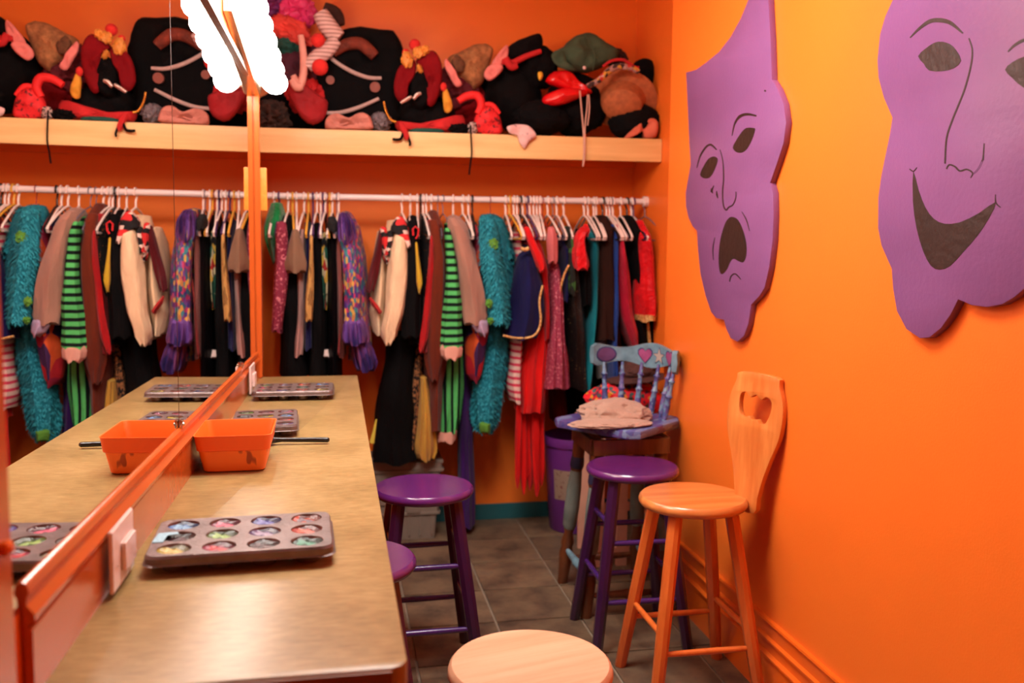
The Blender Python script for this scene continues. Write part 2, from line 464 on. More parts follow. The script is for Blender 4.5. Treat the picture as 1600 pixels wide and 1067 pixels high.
# ================================================================== COUNTER
def laminate():
    m, nt, b = base_mat('tan_mottled_laminate'); v = coords(nt, (5, 22, 1)); v2 = coords(nt)
    n = noise_n(nt, v, 7, 6, .65); n2 = noise_n(nt, v2, 5, 4, .6)
    mx = nt.nodes.new('ShaderNodeMath'); mx.operation = 'MULTIPLY_ADD'; mx.inputs[1].default_value = .55
    nt.links.new(n.outputs[0], mx.inputs[0])
    m3 = nt.nodes.new('ShaderNodeMath'); m3.operation = 'MULTIPLY'; m3.inputs[1].default_value = .45
    nt.links.new(n2.outputs[0], m3.inputs[0]); nt.links.new(m3.outputs[0], mx.inputs[2])
    nt.links.new(ramp(nt, mx.outputs[0], [(.36, srgb((128, 104, 62))), (.5, srgb((154, 127, 79))), (.64, srgb((174, 147, 98)))]), b.inputs['Base Color'])
    b.inputs['Roughness'].default_value = .33; bump(nt, b, n.outputs[0], .05); return m
LAM = laminate()
t = thing('counter', 'long narrow tan laminate counter under the mirror', 'counter', (-.1, 2.2, CT-.04))
out = [wall_pt(1.05, CT, 0)[:2], (.060, 1.05), (.072, 1.055), (.079, 1.068), (.0785, 2.2), (.078, 3.47), (.078-.004, 3.478), wall_pt(3.478, CT, .0)[:2]]
bm = plate_mesh(out, depth=.036, bev=.002); xf(bm, lambda v: (v.x, v.y, v.z+CT-.018)); obj('worktop', bm, LAM, t)
SHADEDW = wood('dark_edge_wood', (104, 64, 34), (140, 90, 50), .5)  # brown edging of the near end; its shadow is painted in as darker wood
x_ = wall_pt(1.05, CT, .012)[0]
obj('end_band', B(x_, 1.0455, CT-.034, .060, 1.049, CT-.003, bev=.001), SHADEDW, t, False)
bm = bmesh.new(); add_tube(bm, [(.079, 1.075, CT-.02), (.0785, 2.2, CT-.02), (.0781, 3.46, CT-.02)], .0011, 4)
for Y in (1.25, 2.2, 3.2):
    x = wall_pt(Y, .7)[0]
    bm2 = bmesh.new()
    add_rings(bm2, [[(x, y, CT-.037), (.02, y, CT-.037), (.02, y, CT-.06), (x+.05, y, .5), (x, y, .5)] for y in (Y-.012, Y+.012)])
    obj('bracket', bm2, ORANGE_TRIM, t, False)
bm.free()

# ================================================================== MUFFIN TINS
TIN = plain('worn_grey_baking_metal', (122, 108, 106), .38, .22, 26, .15, .45)
CUPM = plain('grey_tin_cup_metal', (124, 110, 102), .35, .2, 20, .1, .8)
def paint(i, a, b_):
    a = tuple(int(v*.8) for v in a); return patches('face_paint_%02d' % i, [a, tuple(int(v*.85) for v in b_), a, tuple(int(v*.55) for v in a)], 75, .3)
PCOL = [((190, 165, 45), (235, 205, 120)), ((165, 60, 90), (205, 60, 70)), ((42, 22, 24), (70, 40, 50)), ((12, 78, 58), (70, 160, 130)),
        ((38, 18, 22), (80, 50, 60)), ((80, 120, 48), (160, 200, 110)), ((105, 85, 130), (180, 165, 190)), ((190, 62, 50), (235, 130, 110)),
        ((70, 125, 190), (140, 190, 225)), ((140, 50, 85), (235, 100, 130)), ((52, 58, 140), (100, 105, 180)), ((205, 70, 40), (120, 110, 120))]
def rrect(w, h, r, n=5):
    out = []
    for cx, cy, a0 in ((w-r, h-r, 0), (-w+r, h-r, PI/2), (-w+r, -h+r, PI), (w-r, -h+r, 1.5*PI)):
        for i in range(n+1):
            a = a0+PI/2*i/n; out.append((cx+r*math.cos(a), cy+r*math.sin(a)))
    return out
def muffin_tin(loc, rz, s, label, shift):
    t = thing('muffin_tin', label, 'baking tin', loc, rz, None); t.scale = (s, s, 1)
    H = .031; cs = []
    for r in range(3):
        for c in range(4): cs.append((-.1035+c*.069, -.064+r*.064))
    holes = [[(x+.0265*a, y+.0265*b) for a, b in circ(24)] for x, y in cs]
    bm = plate_mesh(rrect(.143, .099, .02), holes, .002); xf(bm, lambda v: (v.x, v.y, v.z+H-.001))
    obj('tray_top', bm, TIN, t, True, world=False)
    bm = bmesh.new()
    for (w0, h0, z0), (w1, h1, z1) in (((.143, .099, H), (.1455, .1015, H-.004)), ((.1455, .1015, H-.004), (.146, .102, H-.013)), ((.146, .102, H-.013), (.149, .105, H-.0145))):
        add_rings(bm, [[(x, y, z0) for x, y in rrect(w0, h0, .021)], [(x, y, z1) for x, y in rrect(w1, h1, .022)]], (False, False))
    obj('rolled_rim', bm, TIN, t, True, world=False)
    for i, (x, y) in enumerate(cs):
        bm = bmesh.new()
        add_lathe(bm, [(.0265, H), (.0245, H-.004), (.019, .0015), (.001, .0012)], (0, 0, 0), 20, (False, True))
        o = obj('cup', bm, CUPM, t, True, world=False); o.location = (x, y, 0)
        a, b_ = PCOL[(i+shift) % 12]
        bm = bmesh.new(); cc = circ(20)
        rings = []
        for rr, zz in ((.0262, H-.0022), (.0238, H-.0036), (.014, H-.0062), (.0008, H-.0035)):
            rings.append([(rr*c*(1+.012*math.sin(3*math.atan2(s_, c)+i)), rr*s_, zz+.0009*math.sin(5*c+i)*rr/.02) for c, s_ in cc])
        add_rings(bm, rings, (False, True))
        obj('paint', bm, paint((i+shift) % 12, a, b_), o, True, world=False)
    return t
muffin_tin((-.148, 1.503, CT), math.radians(2.0), .95, 'nearest muffin tin of coloured face paints on the counter', 0)
muffin_tin((-.185, 2.50, CT), math.radians(92), .82, 'muffin tin of face paints partly hidden behind the orange bin', 6)
muffin_tin((-.132, 3.02, CT), math.radians(-1), .85, 'farthest muffin tin of face paints at the end of the counter', 9)
# blue tape on the nearest tin's corner
TAPE = plain('pale_blue_tape', (150, 190, 205), .6, .1, 30)
tn = bpy.data.objects['muffin_tin']
obj('tape', plate_mesh([(-.142, -.028), (-.125, -.03), (-.122, .006), (-.105, .010), (-.108, .022), (-.138, .02)], depth=.001), TAPE, tn, False, world=False, label='pale blue tape on the left edge').location = (0, 0, .0318)

# ================================================================== ORANGE BIN, BRUSH
def hsvbin():
    OR = plain('orange_plastic', (255, 104, 30), .35, .03, 8, .03)
    DM = speckle('smudged_orange_plastic', (255, 128, 40), (170, 66, 14), 30, .66, .4, (1, 1, .35))
    t = thing('storage_bin', 'bright orange plastic bin with dirty smudges against the mirror frame', 'bin', (-.218, 2.115, CT))
    def ring(w, h, z, r=.016): return [(x, y, z) for x, y in rrect(w, h, r)]
    bm = bmesh.new()
    add_rings(bm, [ring(.060, .075, .001), ring(.064, .079, .0035), ring(.0725, .088, .048)], (True, False))
    obj('body', bm, DM, t, True, world=False)
    bm = bmesh.new()
    add_rings(bm, [ring(.0725, .088, .048), ring(.076, .0915, .050), ring(.080, .0955, .080), ring(.0815, .097, .083), ring(.079, .0945, .083), ring(.0775, .093, .080),
                   ring(.070, .085, .048), ring(.061, .076, .006)], (False, True))
    obj('rim_band', bm, OR, t, True, world=False)
hsvbin()
pu = plain('purple_crayon_wax', (150, 80, 190), .5, .05)
q = at_y(415, 677, 2.12)
tag(obj('crayon', T([(q[0]-.03, 2.16, CT+.012), (q[0], 2.13, CT+.052), (q[0]+.004, 2.128, CT+.058)], [.004, .004, .001], 8), pu), 'purple crayon standing inside the orange bin', 'crayon')
BLK = plain('black_plastic', (22, 20, 22), .3, .1)
t = thing('hairbrush', 'black hairbrush lying behind the orange bin', 'hairbrush', (-.06, 2.28, CT))
a, b_ = at_z(515, 687, CT+.01), at_z(440, 687, CT+.012)
obj('handle', T(smooth_path([a, a+np.array([-.01, 0, .001]), (a+b_)/2, b_, b_+np.array([-.02, -.004, 0])], 4), [.003]+[.0065]*10+[.0055]*6, 10), BLK, t) if False else obj('handle', T([a, a+np.array([-.004, 0, 0]), (a+b_)/2, b_, b_+np.array([-.03, -.002, 0])], [.003, .0065, .006, .0055, .009], 12), BLK, t)
bm = bmesh.new(); sphere(bm, (b_[0]-.055, b_[1]-.002, CT+.012), (.045, .024, .011), 3); obj('head', bm, BLK, t)
BRI = plain('dark_bristles', (50, 46, 60), .6, .1)
bm = bmesh.new()
for i in range(12):
    for j in range(6):
        x, y = b_[0]-.088+i*.006, b_[1]-.016+j*.0055
        add_tube(bm, [(x, y, CT+.018), (x, y, CT+.036)], .0009, 4)
o = obj('bristles', bm, BRI, t, False); o['kind'] = 'stuff'

# ================================================================== STOOLS
def tubes_between(bm, a, b, r0, r1, n=10, sq=1.0):
    add_tube(bm, [a, b], [r0, r1], n, flat=sq)
def stool(loc, rz, label, seat_m, leg_m, rung_m, R=.158, H=.592, lean=.155, rungs=((.17, .36), (.23, .42)), thick=.030, sqleg=True, group=None, top_r=.085):
    t = thing('bar_stool', label, 'stool', (loc[0], loc[1], 0), rz, group)
    b = thick
    obj('seat', L([(R*.9, H-b), (R*.965, H-b+.004), (R, H-b*.62), (R, H-b*.42), (R*.985, H-.006), (R*.95, H-.0005), (R*.5, H), (.001, H)], n=56, cap=(True, True)), seat_m, t, world=False)
    def leg_at(sx, sy, z):
        k = 1-z/(H-b); q = top_r+(lean-top_r)*k
        return Vector((sx*q, sy*q, z))
    for sx, sy in ((-1, -1), (1, -1), (1, 1), (-1, 1)):
        bm = bmesh.new(); rings = []
        for z, w_ in ((0, .019), (.004, .0215), (.25, .0245), (H-b+.001, .0245)):
            c = leg_at(sx, sy, z); d = Vector((sx, sy, 0)).normalized(); e = Vector((-d.y, d.x, 0))
            sq = [(1, .35), (.35, 1), (-.35, 1), (-1, .35), (-1, -.35), (-.35, -1), (.35, -1), (1, -.35)]
            rings.append([c+d*(w_*u*.78)+e*(w_*v*.78) for u, v in [((a-b2)*.72, (a+b2)*.72) for a, b2 in sq]])
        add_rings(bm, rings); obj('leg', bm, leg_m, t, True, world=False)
    C4 = [(-1, -1), (1, -1), (1, 1), (-1, 1)]
    for i in range(4):
        a, c = C4[i], C4[(i+1) % 4]
        for z in rungs[i % 2]:
            p, q = leg_at(*a, z), leg_at(*c, z); m_ = (p+q)/2
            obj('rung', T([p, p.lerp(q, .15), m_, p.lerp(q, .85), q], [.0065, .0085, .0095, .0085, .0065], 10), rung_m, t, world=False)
    return t
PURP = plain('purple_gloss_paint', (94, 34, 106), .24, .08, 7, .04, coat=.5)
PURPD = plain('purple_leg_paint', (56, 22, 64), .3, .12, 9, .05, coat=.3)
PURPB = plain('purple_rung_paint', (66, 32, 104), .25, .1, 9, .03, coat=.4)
HONEY = wood('honey_varnished_pine', (196, 108, 48), (222, 144, 76), .28, 'x', 2.2, .5)
HONEYL = wood('honey_leg_wood', (206, 98, 36), (228, 122, 52), .35, 'z', 3, .3)
RAWW = wood('bare_pale_birch', (206, 150, 112), (226, 174, 138), .5, 'x', 2.5, .1)
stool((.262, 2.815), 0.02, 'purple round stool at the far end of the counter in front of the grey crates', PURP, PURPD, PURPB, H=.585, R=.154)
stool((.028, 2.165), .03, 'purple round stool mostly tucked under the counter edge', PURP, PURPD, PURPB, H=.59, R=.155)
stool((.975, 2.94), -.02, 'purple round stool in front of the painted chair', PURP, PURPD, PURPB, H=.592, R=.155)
stool((.333, 1.552), .25, 'pale bare wood stool in the foreground', RAWW, HONEYL, HONEYL, H=.592, R=.147)
ws = stool((1.036, 2.553), 0.0, 'honey wood stool with a heart-cut backrest by the orange wall', HONEY, HONEYL, HONEYL, H=.592, R=.160, lean=.162, rungs=((.17,), (.22,)), thick=.032)
# its leaning backrest with a scalloped cut-out
half = [(.555, .040), (.60, .047), (.66, .060), (.72, .080), (.78, .103), (.83, .110), (.88, .106), (.93, .086), (.957, .070)]
outl = [(a, z) for z, a in half]+[(-a, z) for z, a in reversed(half)]
hole = [(-.050, .872), (-.046, .888), (-.030, .892), (-.018, .882), (-.012, .884), (0, .890), (.012, .884), (.018, .880), (.030, .889), (.045, .884), (.050, .868), (.046, .845), (.036, .826), (.020, .822), (.010, .831), (-.006, .828), (-.016, .836), (-.034, .830), (-.047, .845)]
hole = [(x*1.28, .856+(z-.856)*1.2) for x, z in hole]
bm = plate_mesh(closed_smooth(outl, 3), [closed_smooth(hole, 3)], .018, .002)
ud = Vector((.33, -.944, 0)); nd = Vector((-.944, -.33, 0))
def backmap(v):
    z = v.y; k = (z-.555)/.4; c = Vector((1.182+.030*k, 2.502, z))
    return c+ud*v.x+nd*v.z
xf(bm, backmap)
obj('backrest', bm, wood('honey_back_wood', (206, 112, 46), (232, 150, 76), .3, 'z', 2.4, .4), ws)

# ================================================================== MASKS ON THE RIGHT WALL
def cr(ox, oy, s, pts): return [(ox+x/s, oy+y/s) for x, y in pts]
MASKP = plain('purple_mask_paint', (132, 86, 138), .38, .05, 5, .08, bscale=90, spec=.4)
INK = plain('dark_brown_mask_ink', (44, 24, 18), .5, .05)
FX = 1.2305                     # front face of the boards
def uv(p): q = at_x(p[0], p[1], FX); return (-q[1], q[2])
def on_board(bm, x=FX): xf(bm, lambda v: (x-v.z, -v.x, v.y))
def board(outline_px, holes=()):
    bm = plate_mesh([uv(p) for p in outline_px], depth=.019, bev=.0015)
    on_board(bm, FX+.0095); return bm
def flat(outline_px):
    bm = plate_mesh([uv(p) for p in outline_px], depth=.0006); on_board(bm, FX-.0003); return bm
def stroke(pts, widths):
    """painted line of varying width on the board (pixel widths)"""
    P = [np.array(p, float) for p in smooth_path(pts, 6)]; n = len(P); Lf, Rt = [], []
    for i, p in enumerate(P):
        d = P[min(i+1, n-1)]-P[max(i-1, 0)]; d = d/(np.hypot(*d)+1e-9); nn = np.array([-d[1], d[0]])
        w_ = np.interp(i/(n-1), np.linspace(0, 1, len(widths)), widths)/2
        Lf.append(p+nn*w_); Rt.append(p-nn*w_)
    return flat(Lf+Rt[::-1])
def A1(p): return cr(1060, 0, 3.811, p)
def A2(p): return cr(1060, 270, 3.811, p)
sad = [(1198, -118), (1192, -90), (1182, -45)]+A1([(415, 0), (370, 110), (310, 220), (240, 310), (160, 375), (105, 415), (45, 432), (55, 640), (64, 850), (72, 980)])+A2([(58, 30), (42, 120), (44, 200), (60, 270), (85, 320), (110, 345), (115, 450), (130, 600), (160, 730), (195, 830), (225, 865), (270, 875), (285, 930), (310, 985), (350, 1005), (390, 970), (415, 900), (432, 785), (480, 735), (512, 685), (540, 560), (560, 400), (565, 250), (562, 120), (545, 60)])+A1([(590, 960), (625, 850), (640, 730), (625, 620), (590, 530), (555, 475), (548, 250), (535, 0)])+[(1199, -60)]
t = thing('wall_mask', 'purple tragedy mask board with a downturned open mouth', 'mask', at_x(1150, 300, FX))
obj('mask_board', board(sad), MASKP, t, True)
for nm, pts in (('eye', A1([(325, 878), (345, 905), (380, 908), (410, 885), (440, 830), (457, 775), (450, 762), (405, 762), (375, 790), (345, 835)])),
                ('eye', A1([(130, 1040), (150, 1060), (185, 1058), (212, 1020), (234, 960), (228, 938), (205, 932), (175, 950), (145, 1000)])),
                ('mouth', A2([(322, 262), (355, 280), (385, 340), (405, 420), (405, 490), (390, 530), (368, 530), (330, 512), (310, 530), (290, 575), (262, 603), (245, 580), (240, 500), (250, 400), (275, 310), (298, 272)]))):
    obj(nm, flat(closed_smooth(pts, 3)), INK, t, False)
for nm, pts, ws_ in (('brow', A1([(320, 808), (335, 740), (365, 695), (410, 680), (465, 690)]), (1, 2.5, 4.5, 4, 2.5)),
                     ('brow', A1([(110, 1000), (130, 930), (165, 875), (195, 862), (228, 892)]), (1, 2.5, 3, 3, 1.5)),
                     ('nose_line', A1([(248, 890), (265, 960), (270, 1060)])+A2([(264, 110), (268, 190), (285, 222), (300, 205), (325, 190), (342, 150), (343, 112)]), (1, 2, 2, 2.2, 2, 1.2)),
                     ('chin_line', A2([(305, 648), (315, 615), (340, 602), (372, 634)]), (1.5, 2, 2, 1)),
                     ('cheek_line', A2([(378, 232), (405, 280), (424, 346)]), (.8, 1.8, .8)), ('cheek_line', A2([(218, 385), (206, 450), (209, 520)]), (.8, 1.8, .8)),
                     ('tear', A2([(212, 75), (200, 105), (205, 122)]), (.8, 3, 1)), ('tear', A2([(228, 108), (230, 130), (235, 152)]), (.8, 3, 1)), ('tear', A2([(196, 92), (195, 115)]), (1, 1.5)),
                     ('screw_head', A1([(512, 540), (522, 541)]), (2.6, 2.6))):
    obj(nm, stroke(pts, ws_), INK, t, False)
def C1(p): return cr(1350, 0, 4.268, p)
def C2(p): return cr(1350, 240, 3.336, p)
hap = [(1418, -60), (1402, -25)]+C1([(190, 0), (140, 110), (105, 230), (88, 400), (95, 520), (130, 650), (188, 785), (170, 900), (135, 1067)])+C2([(88, 120), (73, 230), (72, 390), (90, 480), (143, 600), (150, 700), (170, 820), (220, 915), (290, 962), (340, 958), (400, 910), (450, 840), (490, 760), (560, 790), (640, 800), (720, 785), (780, 750), (834, 705)])+[(1630, 430), (1662, 390), (1672, 330), (1700, 270), (1716, 180), (1706, 90), (1690, 40), (1700, -50), (1690, -130), (1600, -95), (1500, -85)]
t = thing('wall_mask', 'purple comedy mask board with a wide dark grin', 'mask', at_x(1500, 300, FX))
obj('mask_board', board(hap), MASKP, t, True)
for nm, pts in (('eye', C1([(362, 375), (410, 325), (470, 285), (520, 278), (575, 295), (615, 335), (648, 405), (600, 455), (520, 475), (435, 470), (400, 425)])),
                ('eye', C1([(942, 465), (990, 415), (1067, 378), (1130, 372), (1180, 420), (1210, 520), (1170, 590), (1067, 585), (990, 520)])),
                ('mouth', C2([(258, 92), (285, 190), (320, 280), (365, 340), (420, 365), (500, 358), (600, 310), (690, 250), (650, 340), (590, 430), (520, 510), (450, 585), (395, 605), (350, 585), (310, 510), (275, 390), (256, 250)]))):
    obj(nm, flat(closed_smooth(pts, 2)), INK, t, False)
for nm, pts, ws_ in (('brow', C1([(308, 252), (370, 190), (440, 142), (510, 135), (580, 155), (660, 222)]), (1.5, 4, 6, 7, 6, 2)),
                     ('brow', C1([(960, 345), (1010, 298), (1080, 265), (1180, 270)]), (1.5, 4, 5, 6)),
                     ('nose_line', C1([(700, 255), (722, 330), (715, 430), (670, 600), (590, 800), (552, 920), (542, 1067)])+C2([(424, 52)]), (2, 2.6, 2.6, 2.6)),
                     ('nose_line', C2([(430, 80), (445, 58), (475, 68), (500, 90), (535, 82), (562, 95), (566, 108), (556, 126)]), (2, 2.6, 2.4, 1.4)),
                     ('nose_line', C1([(802, 955), (798, 1020), (794, 1067)])+C2([(620, 30), (600, 75), (573, 104)]), (1.4, 2.4, 2.4, 1.6)),
                     ('smile_line', C2([(238, 80), (258, 92), (276, 72)]), (1.6, 1.8, 1)), ('smile_line', C2([(686, 212), (688, 255), (712, 280)]), (1, 2.2, 1.4))):
    obj(nm, stroke(pts, ws_), INK, t, False)

# ================================================================== PAINTED CHAIR ON A TURNED BASE
BLUEP = patches('painted_chair_blues', [(76, 92, 148), (98, 132, 166), (84, 76, 138), (120, 150, 172), (62, 70, 124), (104, 98, 150)], 60, .45)
BLUES = patches('painted_seat_blues', [(78, 88, 148), (98, 114, 160), (72, 68, 132), (112, 132, 166), (88, 72, 130)], 45, .4, (1, .35, 1))
LTBL = plain('pale_turquoise_paint', (104, 142, 158), .45, .28, 24, .1)
BRN = wood('brown_turned_wood', (70, 36, 18), (112, 60, 28), .35, 'z', 3, .3)
GRNP = plain('grey_green_leg_paint', (108, 122, 116), .5, .2, 20, .1)
CXc, CYc = 1.030, 3.262
t = thing('painted_bar_chair', 'hand painted blue spindle-back bar chair with hearts and a star', 'chair', (CXc, CYc, 0), math.radians(-52))
SHt = .69
bm = bmesh.new()
so = [(-.155, -.185), (-.19, -.15), (-.18, .12), (-.14, .18), (.14, .18), (.18, .12), (.19, -.15), (.155, -.185)]
add_rings(bm, [[(x*k, y*k, z) for x, y in so] for k, z in ((.93, SHt-.034), (.99, SHt-.028), (1, SHt-.012), (.985, SHt-.003), (.95, SHt), (.6, SHt-.004))])
obj('seat', bm, BLUES, t, True, world=False)
# spindles and curved top rail
sp = []
for k in range(6):
    th = math.radians(-62+k*124/5)
    sp.append((th, (.150*math.sin(th), .03+.130*math.cos(th)), (.178*math.sin(th), .035+.165*math.cos(th))))
def turned(a, b, pr, n=12, kr=1.0):
    a, b = Vector(a), Vector(b); pts = [a.lerp(b, s_) for s_, r in pr]
    return T(pts, [r*kr for s_, r in pr], n)
SPP = [(0, .0085), (.12, .011), (.3, .0125), (.42, .010), (.46, .0145), (.5, .010), (.62, .0085), (.72, .0085), (.76, .0135), (.8, .008), (.9, .0065), (1, .006)]
for th, a, b_ in sp:
    obj('spindle', turned((a[0], a[1], SHt-.004), (b_[0], b_[1], SHt+.185), SPP), BLUEP, t, world=False)
ring_o, n = [], 24
bm = bmesh.new(); rings = []
for i in range(n+1):
    u_ = -1+2*i/n; th = math.radians(u_*78); hgt = .036+.012*math.cos(u_*PI*2.0)*(1-abs(u_)*.3)-(.012 if abs(u_) > .93 else 0)
    cz = SHt+.215
    ro, ri = .196, .178
    o_ = lambda r, z: (r*1.0*math.sin(th), .03+r*math.cos(th)*.96, z)
    rings.append([o_(ri, cz-hgt), o_(ro, cz-hgt), o_(ro+.004, cz), o_(ro, cz+hgt), o_(ri, cz+hgt), o_(ri-.002, cz)])
add_rings(bm, rings); rail = obj('top_rail', bm, LTBL, t, True, world=False)
def on_rail(u0, z0, pts, s_, m, nm, rad=.1745):
    bm = plate_mesh([(x*s_, y*s_) for x, y in pts], depth=.0014)
    bmesh.ops.subdivide_edges(bm, edges=bm.edges, cuts=1)
    def f(v):
        th = math.radians(u0*78)+v.x/rad; r = rad-v.z
        return (r*math.sin(th), .03+r*math.cos(th)*.96, SHt+.215+z0+v.y)
    xf(bm, f); obj(nm, bm, m, rail, False, world=False)
heart = [(0, -1), (.55, -.45), (.95, .1), (.95, .55), (.6, .85), (.25, .8), (0, .5), (-.25, .8), (-.6, .85), (-.95, .55), (-.95, .1), (-.55, -.45)]
star = [((1 if i % 2 == 0 else .42)*math.sin(i*PI/5), (1 if i % 2 == 0 else .42)*math.cos(i*PI/5)) for i in range(10)]
HP = plain('magenta_heart_paint', (150, 70, 120), .5, .15, 20); SPt = plain('cream_star_paint', (170, 160, 150), .5, .1, 20)
DKO = plain('dark_blue_outline_paint', (40, 50, 100), .5, .1)
for u_, m, pts, sz in ((-.10, HP, heart, .028), (.17, SPt, star, .030), (.46, HP, heart, .028), (-.76, plain('plum_swirl_paint', (96, 64, 110), .5, .15), [(1.4*math.cos(i*PI/8), .95*math.sin(i*PI/8)) for i in range(16)], .027)):
    on_rail(u_, 0, pts, sz*1.18, DKO, 'painted_outline', .1762); on_rail(u_, 0, pts, sz, m, 'painted_heart' if pts is heart else 'painted_star', .1752)
# base aligned with the room
inv = pmat(t).inverted()
def bp(x, y, z): return Vector((CXc+x, CYc+y, z))
for nm, a in (('swivel_plate', B(CXc-.10, CYc-.10, SHt-.05, CXc+.10, CYc+.10, SHt-.035)),):
    obj(nm, a, plain('black_swivel_metal', (20, 18, 18), .4, .05), t, False)
for nm, q in (('apron', (-.14, -.15, .14, -.13)), ('apron', (-.14, .13, .14, .15)), ('apron', (-.15, -.13, -.13, .13)), ('apron', (.13, -.13, .15, .13))):
    obj(nm, B(CXc+q[0], CYc+q[1], SHt-.105, CXc+q[2], CYc+q[3], SHt-.05, bev=.002), BRN, t, False)
LEGP = [(0, .017), (.1, .019), (.2, .023), (.24, .018), (.27, .022), (.33, .014), (.36, .018), (.45, .022), (.6, .021), (.72, .017), (.75, .021), (.8, .019), (.9, .021), (1, .018)]
def chair_leg(sx, sy):
    a = bp(sx*.150-.012, sy*.175+.02, 0); b_ = bp(sx*.115, sy*.115, SHt-.052)
    lg = obj('leg', turned(a, b_, LEGP, 14, 1.2), BRN, t)
    bm = bmesh.new(); add_tube(bm, [a.lerp(b_, k) for k in (.36, .38, .5, .62, .72, .74)], [.022, .027, .029, .0275, .0225, .0215], 14)
    obj('paint_band', bm, GRNP, lg); 
    bm = bmesh.new(); add_tube(bm, [a.lerp(b_, k) for k in (.74, .76, .80, .82)], [.0235, .027, .0255, .023], 14)
    obj('paint_band', bm, plain('navy_band_paint', (34, 40, 66), .4, .1), lg)
    return a, b_
LG = {(sx, sy): chair_leg(sx, sy) for sx in (-1, 1) for sy in (-1, 1)}
for (p, q), z in ((((-1, -1), (-1, 1)), .22), (((1, -1), (1, 1)), .22), (((-1, -1), (1, -1)), .12), (((-1, 1), (1, 1)), .16)):
    a, b_ = LG[p][0].lerp(LG[p][1], z), LG[q][0].lerp(LG[q][1], z)
    obj('stretcher', turned(a, b_, [(0, .008), (.2, .012), (.45, .015), (.5, .019), (.55, .015), (.8, .012), (1, .008)]), LTBL if z == .22 else BRN, t)
# tan cap on the seat
TANC = plain('tan_felt', (172, 142, 124), .95, .08, 20, .5, sheen=.3)
def lump(nm, label, cat, c, r, m, amp=.2, sc=2, seed=0, floor=None, tilt=0, group=None, sub=4):
    o = obj(nm, blob(c, r, amp, sc, seed, sub, floor, 0, tilt), m); return tag(o, label, cat, group)
t = thing('flat_cap', 'limp tan felt cap lying on the painted chair seat', 'cap', (.985, 3.2, SHt))
obj('crown', blob((1.00, 3.24, SHt+.015), (.135, .105, .062), .16, 1.5, 4, 4, SHt+.001), TANC, t)
obj('brim', blob((.955, 3.13, SHt+.008), (.150, .080, .014), .12, 1.5, 8, 4, SHt+.001), TANC, t)

# ================================================================== IN THE CLOSET, LOW DOWN
GREYP = plain('grey_tote_plastic', (128, 118, 106), .5, .06, 6, .08)
def crate(x0, x1, y0, y1, z0, z1, label):
    t = thing('storage_crate', label, 'crate', ((x0+x1)/2, (y0+y1)/2, z0), 0, 'grey plastic crates under the costumes')
    cx, cy = (x0+x1)/2, (y0+y1)/2; w_, h_ = (x1-x0)/2, (y1-y0)/2
    bm = bmesh.new()
    add_rings(bm, [[(cx+x*k, cy+y*k, z) for x, y in rrect(w_, h_, .015)] for k, z in ((.90, z0+.001), (.94, z1-.05))])
    obj('body', bm, GREYP, t)
    n = 9
    for i in range(n):
        x = x0+.04+(x1-x0-.08)*i/(n-1)
        obj('rib', B(x-.004, y0+h_*.04, z0+.02, x+.004, y0+h_*.12, z1-.045), GREYP, t, False)
    bm = bmesh.new(); add_rings(bm, [[(cx+x*k, cy+y*k, z) for x, y in rrect(w_, h_, .015)] for k, z in ((.97, z1-.052), (1, z1-.05), (1, z1-.04), (.965, z1-.038), (.965, z1-.014))])
    obj('rim', bm, GREYP, t)
    for s_ in (-1, 1):
        q = (x0, cx-.002) if s_ < 0 else (cx+.002, x1)
        obj('lid_flap', B(q[0]+.004, y0+.004, z1-.014, q[1]-.004, y1-.004, z1, bev=.003), GREYP, t)
    for k in (-.12, .12):
        obj('latch', B(cx+k-.03, y0-.005, z1-.040, cx+k+.03, y0+.004, z1-.004, bev=.002), GREYP, t)
crate(-.03, .455, 4.075, 4.315, 0, .165, 'lower grey plastic crate on the floor behind the stool')
crate(-.01, .470, 4.06, 4.30, .166, .365, 'upper grey plastic crate stacked behind the stool')
# purple tub with a printed label
PT = plain('purple_tub_plastic', (104, 44, 128), .35, .05, 6, .04)
t = thing('plastic_tub', 'round purple plastic tub with a pale sticker behind the painted chair', 'tub', (1.10, 4.15, 0))
obj('body', L([(.118, .001), (.122, .006), (.150, .40), (.158, .405), (.163, .425), (.158, .445), (.150, .445), (.146, .42), (.117, .012), (.001, .012)], (1.10, 4.15, 0), 40, (True, True)), PT, t)
STK = speckle('pale_printed_sticker', (196, 172, 150), (150, 90, 90), 55, .62, .6)
bm = bmesh.new(); rr = []
for i in range(11):
    a = math.radians(-150+i*8.5)
    rr.append([(1.10+r*math.cos(a), 4.15+r*math.sin(a), z) for z, r in ((.16, .1345), (.30, .1445))])
bm_v = [[bm.verts.new(p) for p in q] for q in rr]
for p, q in zip(bm_v, bm_v[1:]): bm.faces.new((p[0], q[0], q[1], p[1]))
bmesh.ops.solidify(bm, geom=bm.faces[:], thickness=-.001)
obj('sticker', bm, STK, t, label='pale printed sticker')
# pale step stool
PALE = plain('pale_pink_painted_wood', (214, 160, 136), .55, .06, 12, .1)
t = thing('step_stool', 'pale pink painted wooden step stool behind the painted chair', 'step stool', (1.22, 3.72, 0))
for x in (1.055, 1.155, 1.365):
    obj('side_board', B(x-.022, 3.60, 0, x+.022, 3.62, .58), PALE, t, False)
for x in (1.055, 1.365):
    obj('side_board', B(x-.022, 3.84, 0, x+.022, 3.86, .58), PALE, t, False)
for z in (.06, .25, .42):
    obj('rail', B(1.077, 3.603, z-.018, 1.343, 3.617, z+.018), PALE, t, False)
obj('top_board', B(1.02, 3.58, .58, 1.40, 3.88, .60, bev=.003), PALE, t)
